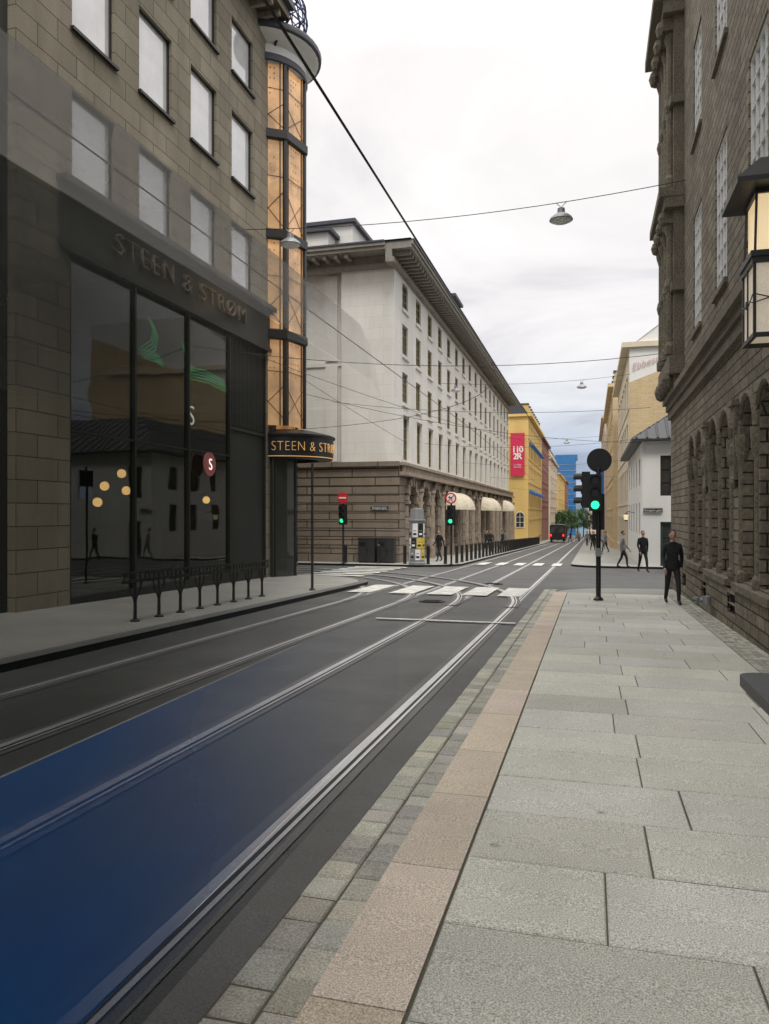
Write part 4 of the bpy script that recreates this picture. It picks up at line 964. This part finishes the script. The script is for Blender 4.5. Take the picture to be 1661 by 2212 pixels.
# ------------------------------------------------ people
def person_meshes(jm,stride=.22,lm=None):
    bm=bmesh.new(); sk=[]
    def V(p,r): v=bm.verts.new(p); sk.append(r); return v
    pel=V((0,0,.95),.13); sp=V((0,.0,1.12),.125); ch=V((0,.01,1.32),.145); nk=V((0,0,1.475),.06); nh=V((0,-.01,1.56),.055)
    E=[(pel,sp),(sp,ch),(ch,nk),(nk,nh)]
    for s in (-1,1):
        f=stride*s
        sh=V((s*.17,.01,1.40),.07); el=V((s*.235,.03+f*.35,1.12),.047); wr=V((s*.235,-.08+f*.9,.89),.03); hd=V((s*.23,-.11+f*1.0,.81),.034)
        hip=V((s*.09,0,.86),.095); kn=V((s*.10,-f*.6-.05,.48),.062); an=V((s*.10,-f*1.2+.04,.09),.042); to=V((s*.11,-f*1.2-.13,.04),.036)
        E+=[(ch,sh),(sh,el),(el,wr),(wr,hd),(pel,hip),(hip,kn),(kn,an),(an,to)]
    for a,b in E: bm.edges.new((a,b))
    me=bpy.data.meshes.new('p'); bm.to_mesh(me); bm.free()
    o=bpy.data.objects.new('p',me); COL.objects.link(o)
    md=o.modifiers.new('s','SKIN'); md.use_smooth_shade=True
    for i,r in enumerate(sk): me.skin_vertices[0].data[i].radius=(r,r*(.8 if i in (0,1,2) else 1))
    me.skin_vertices[0].data[0].use_root=True
    sb=o.modifiers.new('u','SUBSURF'); sb.levels=2; sb.render_levels=2
    bpy.context.view_layer.update()
    me2=bpy.data.meshes.new_from_object(o.evaluated_get(bpy.context.evaluated_depsgraph_get())); bpy.data.objects.remove(o)
    mb=MB(); mb.v=[tuple(v.co) for v in me2.vertices]
    for p in me2.polygons:
        c=p.center; mb.f.append(tuple(p.vertices)); mb.c.append((1,1,1))
        if c.z<.1: m=3
        elif abs(c.x)>.18 and c.z<.875: m=0
        elif c.z<.93 and abs(c.x)<.19: m=2
        elif c.z>1.5: m=0
        else: m=1
        mb.m.append(m)
    mb.ball((0,-.015,1.655),.1,16,0,(.78,.95,1.15)); mb.ball((0,-.118,1.64),.016,8,0,(1,1.2,1.6)); mb.ball((0,-.095,1.60),.03,8,0,(.9,.5,.3))
    for s in (-1,1):
        mb.ball((s*.08,-.005,1.65),.022,8,0,(.4,.8,1.3)); mb.ball((s*.03,-.1,1.665),.01,8,3)
        f=stride*s
        for k in range(4):
            bx=s*.23; by=-.11+f+(-.028+.018*k); L=(.07,.08,.076,.06)[k]
            mb.tube([(bx,by,.80),(bx-s*.004,by-.008,.80-L*.55),(bx-s*.018,by-.015,.80-L)],[.009,.008,.006],6,0)
        mb.tube([(s*.222,-.145+f,.835),(s*.21,-.175+f,.80),(s*.205,-.18+f,.775)],[.011,.009,.007],6,0)
    hb=MB(); hb.ball((0,.006,1.69),.1,16,0,(.84,.98,.93))
    body=mb.mesh('body',[M['skin'],jm,lm or M['trouser'],M['shoe']],True)
    cb=MB(); cb.lathe(0,0,[(.155,.84),(.165,.92),(.15,1.05)],18,0,cap=False); cb.v=[(x*1.12,y*.85,z) for x,y,z in cb.v]
    keep=MB()
    for f,m in zip(hb.f,hb.m):
        c=sum((Vector(hb.v[i]) for i in f),Vector())/4
        if c.z>1.70 or (c.y>.0 and c.z>1.62): keep.face([hb.v[i] for i in f],0)
    return body,keep.mesh('hair',[M['hair']],True),cb.mesh('jacket_hem',[jm],True)
PM={'k':person_meshes(M['jacket']),'g':person_meshes(M['jacketg'],-.2),'l':person_meshes(M['jacketl'],.15,M['jacketg'])}
def person(x,y,rot,kind,label,sc=1.0,group='pedestrians on the street'):
    b,h,c=PM[kind]; o=root('person',(x,y,G(y)),label,'person',group,rot=rot); o.scale=(sc,)*3
    obj('body',b,o); obj('hair',h,o); obj('jacket_hem',c,o)
person(1.88,19.2,.1,'k','man in a black jacket walking on the pavement',.99)
person(2.15,34,.3,'k','person in black clothes crossing the side street',1.0)
person(1.5,38,1.5,'g','person in a grey jacket crossing the side street',1.0)
for x,y,k in ((-8.2,42,'k'),(-8.1,64,'k'),(-8.7,66,'k'),(-8.0,72,'k'),(-8.4,78,'g')):
    person(x,y,random.uniform(-3,3),k,'person in dark clothes on the pavement beside the arcade')
for x,y,k in ((.6,60,'k'),(1.2,66,'g'),(.2,72,'k'),(1.3,80,'l'),(.4,88,'k'),(-.4,95,'g'),(.9,103,'k'),(-3,120,'k'),(-1.8,128,'g'),(0,135,'k'),(-2.4,142,'l')):
    person(x,y,random.uniform(-3,3),k,'pedestrian walking along the shopping street')

# ------------------------------------------------ world, sun, camera
w=bpy.data.worlds.new('World'); scene.world=w; w.use_nodes=True; nt=w.node_tree; L=nt.links
bg=nt.nodes['Background']; out=nt.nodes['World Output']
sky=N(nt,'ShaderNodeTexSky',sky_type='NISHITA',sun_disc=False); sky.sun_elevation=math.radians(52); sky.sun_rotation=math.radians(150)
L.new(sky.outputs[0],bg.inputs[0]); bg.inputs[1].default_value=.1
tc=N(nt,'ShaderNodeTexCoord'); sp=N(nt,'ShaderNodeSeparateXYZ'); L.new(tc.outputs['Generated'],sp.inputs[0])
dz=math_(nt,'ADD',math_(nt,'MAXIMUM',sp.outputs[2],0),.12)
cx=math_(nt,'DIVIDE',sp.outputs[0],dz); cy=math_(nt,'DIVIDE',sp.outputs[1],dz)
cv=N(nt,'ShaderNodeCombineXYZ'); L.new(cx,cv.inputs[0]); L.new(cy,cv.inputs[1])
nz=N(nt,'ShaderNodeTexNoise',Scale=1.0,Detail=8.0,Roughness=.58,Distortion=.5); L.new(cv.outputs[0],nz.inputs['Vector'])
rp=N(nt,'ShaderNodeValToRGB'); L.new(nz.outputs[0],rp.inputs[0])
rp.color_ramp.elements[0].position=.33; rp.color_ramp.elements[0].color=(.66,.645,.67,1)
rp.color_ramp.elements[1].position=.64; rp.color_ramp.elements[1].color=(1,.97,.95,1)
x=rp.color_ramp.elements.new(.47); x.color=(.87,.835,.835,1)
ar=N(nt,'ShaderNodeValToRGB'); L.new(sp.outputs[2],ar.inputs[0]); e=ar.color_ramp
e.elements[0].position=.0; e.elements[0].color=(.42,.53,.70,1); e.elements[1].position=1.0; e.elements[1].color=(3.3,3.3,3.25,1)
for p,c in ((.08,(.52,.62,.77)),(.14,(.82,.87,.92)),(.22,(.97,.98,.99)),(.52,(1.06,1.06,1.05)),(.72,(2.3,2.3,2.25))):
    x=e.elements.new(p); x.color=(*c,1)
cc=mixc(nt,'MULTIPLY',1.0,rp.outputs[0],ar.outputs[0])
b2=N(nt,'ShaderNodeBackground'); L.new(cc,b2.inputs[0]); b2.inputs[1].default_value=1.12
mx=N(nt,'ShaderNodeMixShader'); mx.inputs[0].default_value=.94; L.new(bg.outputs[0],mx.inputs[1]); L.new(b2.outputs[0],mx.inputs[2]); L.new(mx.outputs[0],out.inputs[0])
sd=bpy.data.lights.new('Sun','SUN'); sd.energy=1.5; sd.angle=math.radians(16); sd.color=(1,.96,.89)
so=bpy.data.objects.new('Sun',sd); COL.objects.link(so); so.rotation_euler=(math.radians(34),0,math.radians(22))
cam=bpy.data.cameras.new('Camera'); co=bpy.data.objects.new('Camera',cam); COL.objects.link(co)
cam.sensor_fit='VERTICAL'; cam.sensor_height=36; cam.lens=36*1640/2212; cam.shift_y=4/2212; cam.clip_end=3000; cam.clip_start=.05
co.location=(0,0,1.7); co.rotation_euler=(math.pi/2,0,math.radians(15.18)); scene.camera=co
scene.view_settings.view_transform='Standard'; scene.view_settings.look='None'
